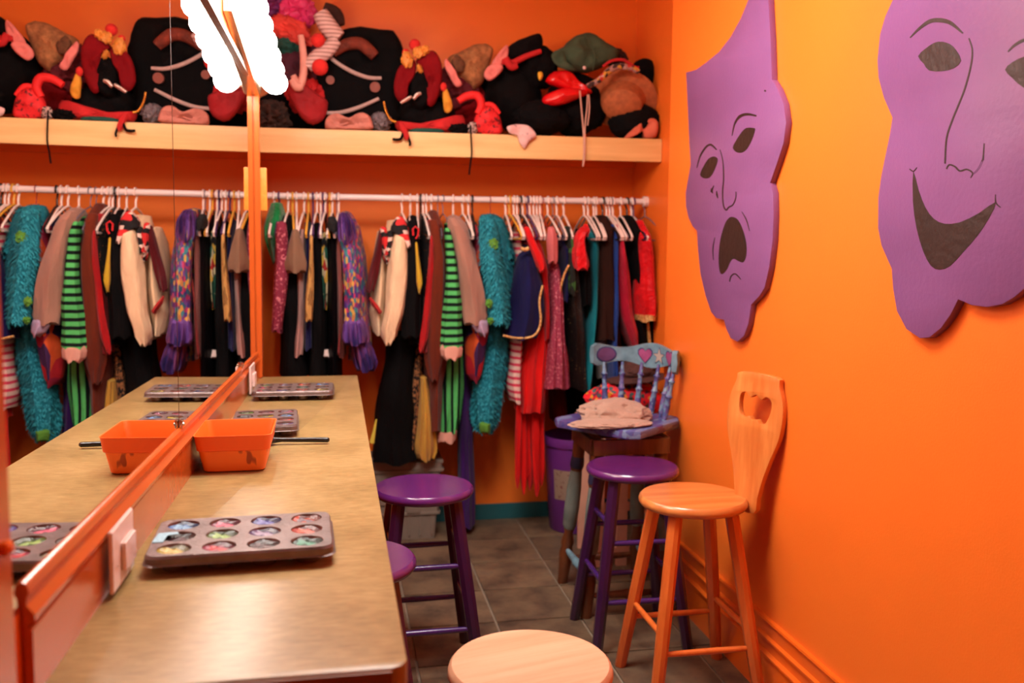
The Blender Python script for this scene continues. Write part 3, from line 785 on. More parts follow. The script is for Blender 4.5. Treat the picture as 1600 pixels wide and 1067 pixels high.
# red stuffed toy and brown hat on it
REDT = patches('red_cloth_with_gems', [(225, 30, 45)]*7+[(60, 90, 90), (220, 150, 40), (90, 40, 70)], 60, .55)
t = thing('stuffed_toy', 'bright red stuffed toy with coloured gems behind the chair spindles', 'toy', (1.17, 3.72, .60))
c = at_y(985, 632, 3.70)
obj('body', blob((1.20, 3.73, .675), (.18, .09, .082), .12, 2, 3, 4, .601), REDT, t)
c = at_y(945, 620, 3.68)
obj('head', blob((c[0], 3.68, .665), (.055, .05, .058), .08, 2, 5, 3, .601), REDT, t)
obj('arm', T([(c[0]-.02, 3.66, .665), (c[0]-.055, 3.65, .650), (c[0]-.085, 3.645, .648)], [.018, .017, .012], 12), REDT, t)
BRH = plain('brown_felt_hat', (74, 40, 34), .85, .1, 20, .3)
t = thing('brown_hat', 'dark brown felt hat lying on the red stuffed toy', 'hat', (1.25, 3.73, .73))
bm = blob((1.25, 3.73, .765), (.135, .11, .016), .10, 1.4, 2, 4, None, 0, .10); obj('brim', bm, BRH, t)
bm = blob((1.255, 3.735, .800), (.085, .075, .050), .12, 1.6, 6, 4, None, 0, .12); obj('crown', bm, BRH, t)

# ================================================================== SHELF AND RAIL
PINE = wood('pale_pine', (222, 176, 108), (244, 206, 138), .5, 'x', 1.6, .1)
t = thing('closet_shelf', 'pale pine shelf along the back of the closet above the rail', 'shelf', (.54, 4.1, SH_B))
obj('shelf_board', B(CXL, SH_Y+.02, SH_T-.022, CXR, YB, SH_T-.002), PINE, t, False)
obj('front_board', B(CXL, SH_Y, SH_B, CXR-.002, SH_Y+.019, SH_T, bev=.002), PINE, t)
obj('cleat', B(CXL, YB-.02, SH_B, CXR, YB, SH_T-.023), ORANGE_TRIM, t, False)
RODM = plain('white_enamel_rail', (240, 226, 220), .3, .04, 8, .03)
t = thing('hanging_rail', 'white round clothes rail across the closet', 'rail', (.54, ROD_Y, ROD_Z))
obj('rail_tube', T([(CXL+.004, ROD_Y, ROD_Z), (.5, ROD_Y, ROD_Z-.003), (CXR-.02, ROD_Y, ROD_Z)], .0135, 16), RODM, t)
for x in (CXL+.001, CXR-.021):
    obj('end_socket', T([(x, ROD_Y, ROD_Z), (x+.02, ROD_Y, ROD_Z)], .024, 16), RODM, t)

# ================================================================== HANGERS
HCOL = {'white': (244, 226, 216), 'yellow': (226, 168, 60), 'purple': (80, 50, 96), 'red': (150, 30, 30), 'black': (26, 22, 24), 'grey': (120, 112, 128)}
HM = {k: plain(k+'_hanger_plastic', v, .35, .05) for k, v in HCOL.items()}
HPROTO = {}
def rodx(px): return at_y(px, 313, ROD_Y)[0]
def hanger(px, colr, label, group=None, yaw=None):
    if colr not in HPROTO:
        wire = .0044 if colr not in ('grey', 'red') else .0022
        bm = bmesh.new()
        pts = []
        for a in range(-40, 200, 20):
            a = math.radians(a); pts.append((0, .021*math.cos(a), .021*math.sin(a)-.004))
        pts = [(0, -.0195, -.016)]+pts[::-1][:-1] if False else pts
        hook = [(0, .021*math.cos(math.radians(a)), -.0035+.021*math.sin(math.radians(a))) for a in range(205, -41, -20)]
        hook += [(0, .006, -.030), (0, 0, -.042), (0, 0, -.066)]
        add_tube(bm, hook, wire, 7)
        frame = [(0, 0, -.064), (0, -.05, -.078), (0, -.12, -.110), (0, -.195, -.150), (0, -.208, -.162), (0, -.20, -.172), (0, -.10, -.174), (0, .10, -.174), (0, .20, -.172), (0, .208, -.162), (0, .195, -.150), (0, .12, -.110), (0, .05, -.078), (0, 0, -.064)]
        add_tube(bm, frame, wire*1.15, 7)
        HPROTO[colr] = obj('clothes_hanger', bm, HM[colr]); o = HPROTO[colr]
    else:
        o = HPROTO[colr].copy(); COL.objects.link(o)
    o.location = (rodx(px), ROD_Y, ROD_Z-.0025)
    o.rotation_euler = (0, 0, math.radians(rnd.uniform(-7, 7) if yaw is None else yaw))
    return tag(o, label, 'hanger', group)

# ================================================================== GARMENTS
def loft(prof, Yc, hd, fold=.010, k=7.0, top=.35, seed=0, n=30, shoulder=.06, hem=.006):
    """closed cloth form hanging at depth Yc: prof = rows (pixel y, left x, right x)"""
    ys = [p[0] for p in prof]; m = max(10, int((ys[-1]-ys[0])/11)); bm = bmesh.new(); rings = []
    zs0 = at_y(0, ys[0], Yc)[2]
    for i in range(m+1):
        y = ys[0]+(ys[-1]-ys[0])*i/m
        xl = np.interp(y, ys, [p[1] for p in prof]); xr = np.interp(y, ys, [p[2] for p in prof])
        a, b_ = at_y(xl, y, Yc), at_y(xr, y, Yc); cx = (a[0]+b_[0])/2; hx = max((b_[0]-a[0])/2, .003); z = (a[2]+b_[2])/2
        d = ((at_y((xl+xr)/2, ys[0], Yc)[2])-z)
        s_ = top+(1-top)*min(1, d/shoulder) if shoulder > 0 else 1
        tt = i/m; ring = []
        for j, (c, s2) in enumerate(circ(n)):
            w_ = noise.noise(Vector((c*1.5+seed*3.1, s2*1.5, z*5+seed)))*.22
            fx = 1+w_+.10*tt*math.sin(3*math.atan2(s2, c)*2+seed)
            yy = s2*hd*s_+fold*(.3+.7*tt)*math.sin(k*c+seed*1.7+z*3)*(1 if s2 < 0 else -1)+.006*math.sin(z*22+seed*2+c)
            zz = z+(hem*math.sin(4*math.atan2(s2, c)+seed) if i == m else 0)
            ring.append((cx+hx*c*fx, Yc+yy, zz))
        rings.append(ring)
    for sc in (.6, .12):
        e0 = rings[0] if sc == .6 else rings[0]
        base = rings[1 if sc == .12 else 0]
        c0 = np.mean(np.array(base), axis=0)
        rings.insert(0, [tuple(c0+(np.array(p)-c0)*sc+np.array([0, 0, .004 if sc == .6 else .006])) for p in base])
    add_rings(bm, rings); return bm
def lit(c, f=1.0): return tuple(min(255, int(v*f)) for v in c)
GS = [0]
def garment(nm, label, cat, mat, prof, hooks=(), Y=4.12, hd=.165, extra=(), fold=.010, k=7.0, group=None, short=None, part='body', shoulder=.06):
    GS[0] += 1
    ys = prof[0]
    c = at_y((ys[1]+ys[2])/2, ys[0], Y)
    t = thing(nm, label, cat, (c[0], Y, c[2]), 0, group)
    obj(part, loft(prof, Y, hd, fold, k, seed=GS[0], shoulder=shoulder), mat, t)
    for e in extra:
        pn, m, pr, yy, hh = e[:5]
        sh = e[5] if len(e) > 5 else .02
        rf = 'ruffle' in pn
        obj(pn, loft(pr, yy, hh, .016 if rf else .006, 13 if rf else 5, seed=GS[0]+.5, shoulder=sh, n=44 if rf else 22, hem=.008), m, t, label=e[6] if len(e) > 6 else None)
    short = nm.replace('_', ' ')
    for i, h in enumerate(hooks):
        px, colr = h[:2]
        if len(hooks) > 1 and sum(1 for q in hooks if q[1] == colr) > 1:
            side = 'left' if px == min(q[0] for q in hooks if q[1] == colr) else 'right'
            hanger(px, colr, '%s hanger, the %s of two holding the %s' % (colr, side, short))
        else:
            hanger(px, colr, '%s hanger holding the %s' % (colr, short))
    return t
def fur(par, src, m, n=2600, ln=.016, seed=1):
    """short pile standing out of a part"""
    r2 = random.Random(seed); me = src.data; bm = bmesh.new(); P = list(me.polygons)
    ar = [p.area for p in P]; cum = np.cumsum(ar)
    for _ in range(n):
        p = P[min(int(np.searchsorted(cum, r2.random()*cum[-1])), len(P)-1)]
        vs = [me.vertices[i].co for i in p.vertices]; a, b_ = r2.random(), r2.random()
        q = vs[0].lerp(vs[1], a).lerp(vs[min(3, len(vs)-1)].lerp(vs[2], a), b_)
        nn = p.normal; d = (nn+Vector((r2.uniform(-.5, .5), r2.uniform(-.5, .5), -1.1+r2.uniform(-.4, .3)))).normalized()*ln*r2.uniform(.6, 1.3)
        s_ = nn.cross(d).normalized()*.0032
        bm.faces.new([bm.verts.new(v) for v in (q-s_, q+s_, q+d)])
    o = obj('pile', bm, m, par, False, world=False); o['kind'] = 'stuff'
    return o

# ================================================================== THE COSTUMES ON THE RAIL, LEFT TO RIGHT
BLACKC = cloth('black_cotton', (9, 7, 8), .2)
BLACKS = cloth('black_satin', (12, 10, 13), .3, .5)
NAVY = cloth('navy_velvet', (20, 20, 70), .2, .8, .1)
SF = 3.925
GREENS = cloth('emerald_satin', (14, 128, 66), .35, .35, .2, (1, 1, 1), .8, 14)
garment('green_satin_costume', 'crumpled emerald green satin costume at the left end of the rail', 'costume', GREENS,
        [(318, 424, 440), (335, 418, 446), (352, 412, 444), (372, 413, 440), (392, 420, 440), (410, 428, 436)], [(428, 'white')], hd=.13, fold=.02, k=9)
FLOR = speckle('dark_pink_floral_print', (128, 32, 58), (206, 120, 130), 80, .60, .8)
garment('floral_shirt', 'dark pink floral print shirt at the left end of the rail', 'shirt', FLOR,
        [(345, 432, 450), (380, 428, 452), (430, 428, 450), (515, 426, 446)], [(450, 'white')], hd=.15,
        extra=[('sleeve', FLOR, [(348, 432, 447), (370, 430, 450), (420, 431, 450), (470, 426, 446), (517, 424, 440)], SF, .035)])
garment('black_gown', 'long plain black gown behind the floral shirt', 'gown', BLACKC, [(338, 440, 462), (400, 436, 474), (500, 440, 480), (585, 438, 482)], [(463, 'white')])
TAUPE = cloth('taupe_jersey', (128, 98, 76), .1)
PINKG = cloth('dusty_pink_jersey', (188, 142, 132), .1)
garment('taupe_top', 'taupe short sleeved top draped over a dusty pink dress', 'top', TAUPE,
        [(352, 458, 466), (380, 450, 474), (410, 444, 478), (426, 446, 478), (455, 456, 470), (492, 460, 470)], [(475, 'white')], hd=.14,
        extra=[('sleeve', TAUPE, [(360, 456, 466), (385, 449, 474), (412, 443, 480), (424, 446, 478)], SF, .05)])
garment('dusty_pink_dress', 'slim dusty pink dress under the taupe top', 'dress', PINKG, [(360, 468, 476), (430, 462, 478), (500, 460, 478), (552, 456, 474)], [(489, 'purple')], Y=4.06, hd=.11)
TANF = speckle('tan_fringe', (196, 150, 82), (140, 100, 50), 60, .55, .8, (1, 1, .3))
garment('navy_jacket', 'navy jacket with tan fringe hanging near the pink dress', 'jacket', NAVY, [(348, 476, 486), (400, 476, 490), (480, 474, 492), (540, 474, 492)], [(482, 'yellow')],
        extra=[('fringe', TANF, [(370, 484, 489), (420, 482, 490), (470, 477, 489), (500, 476, 488)], SF, .02)])
garment('black_coat', 'wide plain black coat beside the tan fringe', 'coat', BLACKC, [(350, 490, 502), (380, 486, 508), (450, 484, 512), (582, 480, 514)], [(495, 'white'), (501, 'white')])
REG = patches('red_gold_green_weave', [(170, 34, 30), (214, 176, 70), (26, 90, 70), (200, 190, 150), (30, 34, 40)], 34, .85, (1, 1, .7))
garment('woven_scarf', 'narrow woven scarf in red, gold, green and cream', 'scarf', REG, [(365, 503, 511), (400, 502, 512), (440, 503, 513), (482, 506, 511)], [(508, 'white')], Y=4.02, hd=.05)
garment('black_dress', 'black dress with a rounded black collar beside the woven scarf', 'dress', BLACKS, [(340, 512, 524), (352, 508, 530), (420, 510, 532), (585, 510, 533)], [(515, 'yellow'), (519, 'white')],
        extra=[('collar', plain('fuzzy_black_knit', (18, 16, 18), .95, .2, 40, .6), [(340, 512, 524), (350, 511, 528), (362, 513, 526)], 3.95, .05)])
MAUVE = cloth('mauve_brown_velour', (140, 84, 78), .12)
WTRIM = plain('white_braid_trim', (208, 184, 176), .8, .08, 30)
garment('mauve_robe', 'mauve brown robe edged with a thin red line', 'robe', MAUVE, [(350, 524, 534), (400, 522, 538), (470, 524, 540), (552, 524, 541)], [(529, 'white')],
        extra=[('red_edging', cloth('brick_red_tape', (160, 44, 40), .1), [(440, 535, 537), (500, 531, 533), (552, 527, 531)], 3.94, .008), ('white_trim', WTRIM, [(548, 498, 528), (553, 500, 532), (557, 503, 530)], 4.0, .02)])
SPARK = patches('purple_and_teal_sequins', [(96, 52, 130), (44, 110, 130), (120, 50, 110), (60, 50, 130), (190, 130, 70), (150, 50, 90), (40, 96, 120), (110, 70, 150), (200, 60, 110), (60, 140, 150), (214, 170, 80)], 120, .45, (1, 1, .4))
PRUF = patches('purple_metallic_ruffle', [(86, 50, 120), (110, 74, 148), (66, 40, 96), (120, 70, 120), (60, 50, 110)], 40, .4, (1, 1, .35))
garment('sequin_dress', 'sparkling purple, teal and gold dress with ruffled cuffs', 'dress', SPARK,
        [(332, 532, 548), (352, 534, 562), (400, 540, 574), (460, 542, 578), (530, 546, 580), (560, 544, 580)], [(526, 'grey')], Y=4.10, hd=.155,
        extra=[('sleeve', SPARK, [(350, 530, 552), (375, 530, 556), (400, 534, 560), (450, 537, 564), (505, 538, 566)], SF, .045),
               ('shoulder_ruffle', PRUF, [(334, 530, 546), (350, 527, 556), (372, 528, 558), (380, 531, 553)], 3.93, .06),
               ('cuff_ruffle', PRUF, [(496, 540, 566), (508, 536, 571), (528, 535, 575), (536, 538, 574)], 3.92, .055),
               ('skirt_ruffle', PRUF, [(524, 546, 570), (545, 548, 582), (568, 551, 589), (577, 556, 586)], 3.98, .07)])
MAR = cloth('dark_maroon_satin', (84, 16, 22), .3, .5)
POM = patches('red_black_white_knit', [(206, 40, 40), (16, 14, 16), (226, 196, 180), (16, 14, 16)], 46, .9, (.6, .6, 1))
CREAM = cloth('cream_satin', (232, 200, 160), .08, .55, .1, (1, 1, .4), .8)
garment('maroon_trimmed_blouse', 'cream blouse with maroon sides and red piping', 'blouse', CREAM,
        [(362, 590, 600), (400, 584, 606), (450, 578, 606), (490, 575, 602), (518, 582, 598)], [(628, 'white')], Y=4.10, hd=.15,
        extra=[('side_panel', MAR, [(360, 592, 600), (395, 584, 598), (430, 575, 592), (455, 573, 584)], 3.95, .03),
               ('collar_trim', POM, [(356, 594, 604), (372, 595, 606), (395, 597, 608), (410, 601, 610)], 3.93, .02),
               ('piping', cloth('red_piping', (176, 34, 34), .05), [(466, 577, 581), (476, 580, 590), (488, 590, 597)], 3.935, .012)], part='body')
garment('cream_blouse', 'cream satin blouse with a full sleeve gathered at the wrist and a striped knit collar', 'blouse', CREAM,
        [(345, 606, 636), (380, 600, 638), (440, 600, 634), (500, 598, 622), (528, 600, 616)], [(641, 'white')], Y=4.12, hd=.15,
        extra=[('sleeve', CREAM, [(362, 617, 634), (395, 608, 637), (440, 604, 637), (485, 600, 632), (512, 594, 622), (532, 595, 618), (536, 600, 610)], SF, .055),
               ('collar_trim', POM, [(340, 619, 630), (350, 612, 638), (362, 608, 641), (372, 626, 641), (385, 634, 642)], 3.93, .05),
               ('collar_trim', POM, [(362, 605, 616), (378, 604, 613), (400, 600, 609)], 3.92, .02)])
garment('black_jacket', 'black jacket with a yellow pointed tie and red collar loop', 'jacket', BLACKC,
        [(338, 638, 650), (356, 632, 656), (420, 632, 658), (500, 628, 660), (532, 632, 658)], [(652, 'white')], Y=4.10,
        extra=[('sleeve', BLACKC, [(345, 640, 652), (390, 634, 656), (450, 632, 656), (526, 628, 656)], SF, .03),
               ('tie', cloth('yellow_satin', (206, 170, 44), .1, .5), [(380, 649, 652), (410, 650, 656), (440, 651, 659), (452, 653, 657), (457, 654, 656)], 3.885, .006)])
bm = bmesh.new(); lp = [at_y(x, y, 3.88) for x, y in ((646, 368), (645, 358), (649, 354), (654, 358), (653, 368), (650, 373))]
obj('collar_loop', T(lp, .004, 8), cloth('red_collar_cord', (196, 36, 40), .1), bpy.data.objects['black_jacket'])
LEO = speckle('leopard_print_cloth', (168, 108, 62), (24, 16, 14), 70, .50, .85)
ODOT = speckle('black_cloth_with_orange_dots', (18, 14, 14), (176, 92, 36), 80, .66, .85)
garment('orange_dotted_vest', 'black vest sprinkled with small orange dots', 'vest', ODOT, [(342, 658, 668), (380, 656, 674), (450, 658, 674), (522, 658, 672)], [(661, 'white'), (666, 'white')])
garment('leopard_print_trousers', 'leopard print trousers hanging low behind the black trousers', 'trousers', LEO, [(520, 650, 664), (560, 646, 660), (640, 640, 658), (700, 632, 650)], (), Y=4.08, hd=.05, shoulder=0)
garment('black_trousers', 'very long black trousers reaching down to the grey crates', 'trousers', BLACKC, [(520, 604, 652), (560, 602, 648), (620, 592, 644), (680, 584, 644), (716, 580, 652)], (), Y=4.10, hd=.12, shoulder=0)
garment('yellow_skirt', 'mustard yellow cloth skirt hanging below the brown robe', 'skirt', cloth('mustard_cloth', (206, 158, 62), .12), [(588, 655, 666), (620, 654, 672), (662, 650, 680), (700, 646, 684), (714, 652, 678)], (), Y=4.06, hd=.08, shoulder=0, fold=.016, k=12)
obj('ribbon', T([at_y(588, 655, 3.96), at_y(585, 672, 3.95), at_y(581, 692, 3.95)], [.003, .006, .011], 8), cloth('yellow_ribbon_cloth', (206, 190, 70), .1), bpy.data.objects['black_trousers'], label='yellow ribbon end')
RED1 = cloth('bright_red_cloth', (176, 22, 26), .12)
garment('red_robe', 'narrow red robe with a long pointed sleeve beside the brown robe', 'robe', RED1, [(345, 668, 676), (400, 666, 678), (470, 662, 676), (546, 656, 668)], [(674, 'white')], Y=4.05, hd=.12,
        extra=[('sleeve', RED1, [(370, 672, 677), (420, 669, 677), (480, 663, 674), (530, 656, 668), (549, 655, 661)], SF-.005, .02)])
BROWN = cloth('rust_brown_cloth', (104, 40, 22), .12)
garment('brown_robe', 'long rust brown robe between the red robe and the green striped shirt', 'robe', BROWN, [(330, 670, 682), (350, 666, 690), (420, 670, 704), (500, 664, 706), (560, 662, 700), (595, 662, 690), (664, 664, 688)], [(684, 'grey')],
        extra=[('sleeve', BROWN, [(345, 670, 684), (400, 674, 694), (480, 666, 694), (560, 664, 692), (593, 672, 684)], SF+.02, .04)])
GST = stripes('green_and_black_stripes', (86, 190, 104), (18, 28, 26), .033, 2, .56)
GSV = stripes('green_and_black_upright_stripes', (86, 190, 104), (18, 28, 26), .031, 0, .62)
CUFF = cloth('pale_pink_knit_cuff', (216, 160, 142), .06)
garment('green_striped_shirt', 'green and black striped shirt with a pale pink cuff', 'shirt', GST, [(350, 694, 704), (400, 694, 716), (480, 694, 718), (540, 696, 716)], [(692, 'grey')], Y=4.11, hd=.14,
        extra=[('sleeve', GST, [(358, 695, 702), (378, 696, 708), (420, 697, 715), (480, 693, 721), (530, 689, 722), (542, 689, 721)], SF-.01, .04),
               ('cuff', CUFF, [(536, 690, 720), (545, 688, 721), (556, 690, 719), (560, 694, 714)], SF-.01, .043, .01)])
garment('green_striped_trousers', 'green and black trousers with upright stripes and pale pink hems', 'trousers', GSV, [(545, 692, 722), (600, 686, 724), (650, 684, 719), (672, 682, 715)], (), Y=4.06, hd=.06, shoulder=0,
        extra=[('hem', CUFF, [(668, 682, 716), (678, 681, 714), (687, 683, 712)], 4.06, .064, .01)])
GREYM = cloth('mauve_grey_fleece', (166, 122, 104), .07, .95, .3)
LAV = cloth('lavender_cotton', (184, 160, 190), .08)
garment('grey_fleece_costume', 'mauve grey fleece costume with a lavender cuff', 'costume', GREYM, [(338, 700, 716), (350, 696, 728), (400, 706, 742), (460, 716, 756), (505, 722, 758)], [(708, 'white')], Y=4.10, hd=.16,
        extra=[('sleeve', GREYM, [(342, 700, 712), (365, 702, 730), (410, 714, 744), (460, 720, 757), (495, 724, 762), (505, 726, 758)], SF, .05),
               ('cuff', LAV, [(498, 740, 760), (508, 738, 763), (518, 744, 762), (523, 752, 758)], SF-.01, .035, .01)])
CLOWN = patches('purple_red_orange_patchwork', [(66, 30, 84), (190, 26, 40), (220, 84, 30), (40, 36, 96), (150, 20, 60)], 13, .85)
garment('patchwork_costume', 'purple, red and orange patchwork costume between the grey fleece and the teal fur', 'costume', CLOWN, [(352, 734, 744), (400, 738, 756), (460, 744, 772), (520, 726, 760), (580, 726, 750), (592, 734, 744)], [(723, 'white'), (732, 'white')], Y=4.06, hd=.12)
garment('olive_vest', 'olive brown vest peeking out left of the teal fur costume', 'vest', cloth('olive_brown_cloth', (74, 62, 40), .15), [(348, 738, 744), (400, 738, 750), (440, 742, 752)], [(738, 'black')], Y=4.12, hd=.14)
TEAL = plain('teal_fur_backing', (20, 122, 140), .95, .12, 20, .5)
TEALF = plain('teal_fur_pile', (34, 150, 166), .8, .25, 30, 0)
GPATCH = plain('lime_green_fur', (90, 150, 50), .95, .15, 30, .4)
tf = garment('teal_fur_costume', 'shaggy teal fur costume with lime green patches', 'costume', TEAL, [(336, 752, 776), (350, 748, 790), (400, 750, 800), (440, 756, 800), (505, 764, 798)], [(766, 'red')], Y=4.10, hd=.15,
             extra=[('sleeve', TEAL, [(338, 750, 770), (360, 748, 779), (400, 749, 784), (440, 756, 789), (480, 762, 795), (505, 766, 794)], SF-.01, .05),
                    ('sleeve', TEAL, [(340, 765, 782), (370, 772, 795), (396, 782, 803), (404, 790, 802)], 4.02, .05)])
for ch in list(tf.children):
    if ch.name.split('.')[0] in ('body', 'sleeve'): fur(tf, ch, TEALF, 2200 if ch.name.startswith('sleeve') else 1600, .017, len(ch.name))
for (x, y), r in (((771, 380), .023), ((764, 474), .017), ((766, 501), .014)):
    p = at_y(x, y, SF-.056); obj('patch', blob(p, (r*.9, .012, r*1.1), .5, 2.5, x, 3), GPATCH, tf, label='lime green patch')
tl = garment('teal_fur_trousers', 'shaggy teal fur trousers with a lime green band at the ankle', 'trousers', TEAL, [(500, 758, 792), (560, 742, 790), (620, 736, 782), (655, 737, 777), (672, 742, 768)], (), Y=4.07, hd=.07, shoulder=0,
             extra=[('ankle_band', GPATCH, [(655, 743, 769), (664, 743, 768), (671, 745, 767)], 4.055, .075, .01)])
fur(tl, [c for c in tl.children if c.name.startswith('body')][0], TEALF, 2600, .016, 9)
garment('purple_cloak', 'long dark purple cloak hanging to the floor behind the stool', 'cloak', cloth('dark_purple_cloth', (62, 24, 96), .15), [(560, 716, 734), (620, 714, 736), (700, 716, 738), (780, 715, 740), (818, 714, 741)], (), Y=4.17, hd=.08, shoulder=0, fold=.012)
garment('black_lining_cape', 'black cape hanging behind the grey fleece', 'cape', BLACKC, [(420, 690, 712), (500, 700, 742), (560, 714, 742), (640, 716, 734)], (), Y=4.23, hd=.06, shoulder=0)
PKST = stripes('pink_and_white_stripes', (222, 190, 176), (206, 62, 90), .030, 2, .58)
garment('pink_striped_costume', 'pink and white striped costume behind the navy gold-edged vest', 'costume', PKST, [(364, 799, 810), (400, 796, 816), (440, 794, 812), (530, 792, 813), (600, 789, 811), (622, 794, 808)], [(790, 'white'), (796, 'yellow')], Y=4.12, hd=.14)
GOLD = speckle('gold_braid', (196, 140, 70), (236, 200, 130), 120, .5, .5, (1, 1, 1), .3)
nv = garment('navy_gold_vest', 'wide navy costume edged with gold braid', 'costume', NAVY, [(384, 814, 824), (398, 808, 830), (440, 800, 846), (480, 794, 848), (510, 788, 844), (526, 786, 836)], [(808, 'white'), (817, 'white')], Y=4.02, hd=.12, part='body')
def braid(par, pts, Y, r=.005, nm='gold_braid'):
    return obj(nm, T(smooth_path([at_y(x, y, Y) for x, y in pts], 4), r, 7), GOLD, par)
braid(nv, [(848, 446), (843, 470), (845, 500), (840, 518), (828, 527), (805, 528), (786, 524)], 3.90)
braid(nv, [(814, 388), (820, 390), (826, 388)], 3.90, .009)
garment('red_jacket', 'bright red jacket with a short sleeve right of the pink stripes', 'jacket', RED1, [(352, 815, 826), (380, 818, 840), (420, 826, 852), (460, 836, 852), (526, 838, 850)], [(828, 'white'), (834, 'white')], Y=4.10, hd=.15,
        extra=[('sleeve', cloth('scarlet_cloth', (206, 26, 28), .1), [(356, 818, 828), (380, 824, 838), (400, 832, 848), (416, 838, 851), (424, 842, 846)], 3.91, .03)])
REDL = cloth('scarlet_chiffon', (214, 20, 18), .12, .8, .1, (1, 1, .2), .6)
rd = garment('red_tattered_dress', 'long scarlet dress ending in ragged points', 'dress', REDL, [(470, 832, 850), (520, 818, 858), (560, 812, 858), (620, 808, 852), (640, 806, 850)], [(824, 'purple')], Y=4.08, hd=.10, fold=.018, k=11, shoulder=.12)
for i, (x0, x1, y0, xb, yb) in enumerate(((806, 816, 630, 808, 762), (812, 824, 630, 818, 772), (822, 832, 625, 828, 766), (828, 842, 600, 838, 775), (838, 852, 600, 846, 758), (818, 830, 640, 822, 748))):
    obj('ragged_strip', loft([(y0, x0, x1), ((y0+yb)/2, (x0+xb)/2-2, (x1+xb)/2+2), (yb-14, xb-4, xb+5), (yb, xb-1, xb+1)], 4.05+.02*(i % 3), .014, .004, 5, seed=i, shoulder=0, n=12, hem=0), REDL, rd)
PGL = speckle('pink_glitter_cloth', (168, 66, 92), (232, 150, 160), 95, .60, .4, (1, 1, 1), .15)
PKL = cloth('light_pink_satin', (206, 112, 112), .1, .5)
garment('pink_glitter_dress', 'pink glitter dress with a flared hem', 'dress', PGL, [(400, 856, 868), (440, 856, 874), (500, 856, 878), (540, 852, 882), (580, 848, 886), (603, 845, 889)], [(839, 'white'), (844, 'white')], Y=4.03, hd=.10, fold=.016, k=9,
        extra=[('sleeve', PKL, [(356, 856, 866), (375, 854, 870), (410, 857, 870)], SF, .035)])
garment('navy_gold_jacket', 'navy jacket with curved gold edge right of the pink glitter dress', 'jacket', NAVY, [(368, 868, 880), (400, 868, 888), (440, 870, 886), (470, 872, 880)], [(848, 'red'), (856, 'white')], Y=4.07, hd=.12)
braid([o for o in bpy.data.objects if o.name == 'navy_gold_jacket'][0], [(889, 414), (882, 428), (877, 445), (874, 462)], 3.93)
BSEQ = speckle('black_cloth_with_sequins', (14, 12, 13), (190, 160, 110), 110, .70, .5, (1, 1, 1), .2)
garment('black_sequin_skirt', 'long black skirt scattered with small sequins', 'skirt', BSEQ, [(400, 878, 894), (460, 876, 908), (520, 878, 912), (602, 880, 914)], [(870, 'white')], Y=4.08, hd=.13)
LEAF = patches('black_and_leaf_green_print', [(16, 20, 14), (16, 20, 14), (56, 96, 40), (20, 24, 18)], 26, .8)
garment('leaf_print_shirt', 'black shirt with bright green leaves beside the gold-edged jacket', 'shirt', LEAF, [(355, 880, 890), (390, 882, 896), (440, 884, 897), (460, 886, 894)], [(881, 'white')], Y=4.0, hd=.08)
TEALS = cloth('teal_satin', (16, 124, 136), .2, .5)
garment('teal_satin_gown', 'long teal satin gown behind the red satin bolero', 'gown', TEALS, [(356, 910, 922), (380, 908, 928), (440, 912, 928), (540, 904, 922), (605, 896, 916)], [(913, 'white'), (919, 'white')], Y=4.12, hd=.15)
REDS = cloth('red_satin', (206, 22, 30), .2, .35, .1, (1, 1, 1), .8, 18)
garment('red_satin_bolero', 'short red satin bolero with black tail below its sleeve', 'bolero', BLACKC, [(358, 900, 914), (400, 896, 918), (450, 898, 920), (475, 900, 918)], [(928, 'white')], Y=4.04, hd=.10,
        extra=[('sleeve', REDS, [(356, 906, 920), (372, 898, 912), (395, 894, 916), (410, 894, 919), (420, 896, 918)], SF, .05), ('lapel', REDS, [(352, 912, 918), (360, 907, 922), (368, 906, 918)], 3.93, .03)])
DKB = cloth('dark_chocolate_cloth', (44, 22, 16), .15)
garment('dark_brown_cloak', 'wide dark chocolate brown cloak between the teal gown and the blue sash', 'cloak', DKB, [(338, 928, 946), (360, 922, 952), (420, 920, 954), (526, 918, 954)], [(942, 'black'), (948, 'white'), (932, 'white')])
garment('blue_sash', 'narrow long blue sash right of the dark brown cloak', 'sash', cloth('royal_blue_satin', (36, 66, 140), .15, .5), [(352, 953, 959), (400, 953, 962), (480, 953, 962), (550, 952, 960), (600, 952, 960)], [(953, 'white')], Y=4.02, hd=.07)
CRIM = cloth('crimson_satin', (182, 24, 52), .2, .4, .1, (1, 1, .6), .7)
garment('crimson_dress', 'crimson satin dress with a slanting hem', 'dress', CRIM, [(352, 958, 966), (400, 960, 972), (450, 962, 980), (492, 964, 984), (520, 974, 990), (540, 984, 990)], [(958, 'white')], Y=4.03, hd=.10)
garment('black_cape', 'plain black cape between the crimson dress and the red gold-hemmed dress', 'cape', BLACKC, [(338, 970, 986), (356, 968, 992), (420, 972, 996), (500, 976, 998), (545, 980, 1000)], [(980, 'black')], Y=4.13)
garment('red_gold_dress', 'red satin dress with a gold hem near the right end of the rail', 'dress', REDS, [(345, 994, 1004), (370, 990, 1012), (420, 990, 1020), (470, 988, 1024), (494, 988, 1022)], [(987, 'white'), (990, 'purple')], Y=4.03, hd=.10,
        extra=[('gold_hem', GOLD, [(490, 988, 1022), (499, 989, 1020)], 4.03, .105, 0)])
garment('pink_satin_slip', 'thin pink satin slip at the right end of the rail', 'slip', PKL, [(375, 1014, 1020), (420, 1018, 1026), (470, 1020, 1030), (496, 1022, 1028)], [(1008, 'grey')], Y=4.10, hd=.12)
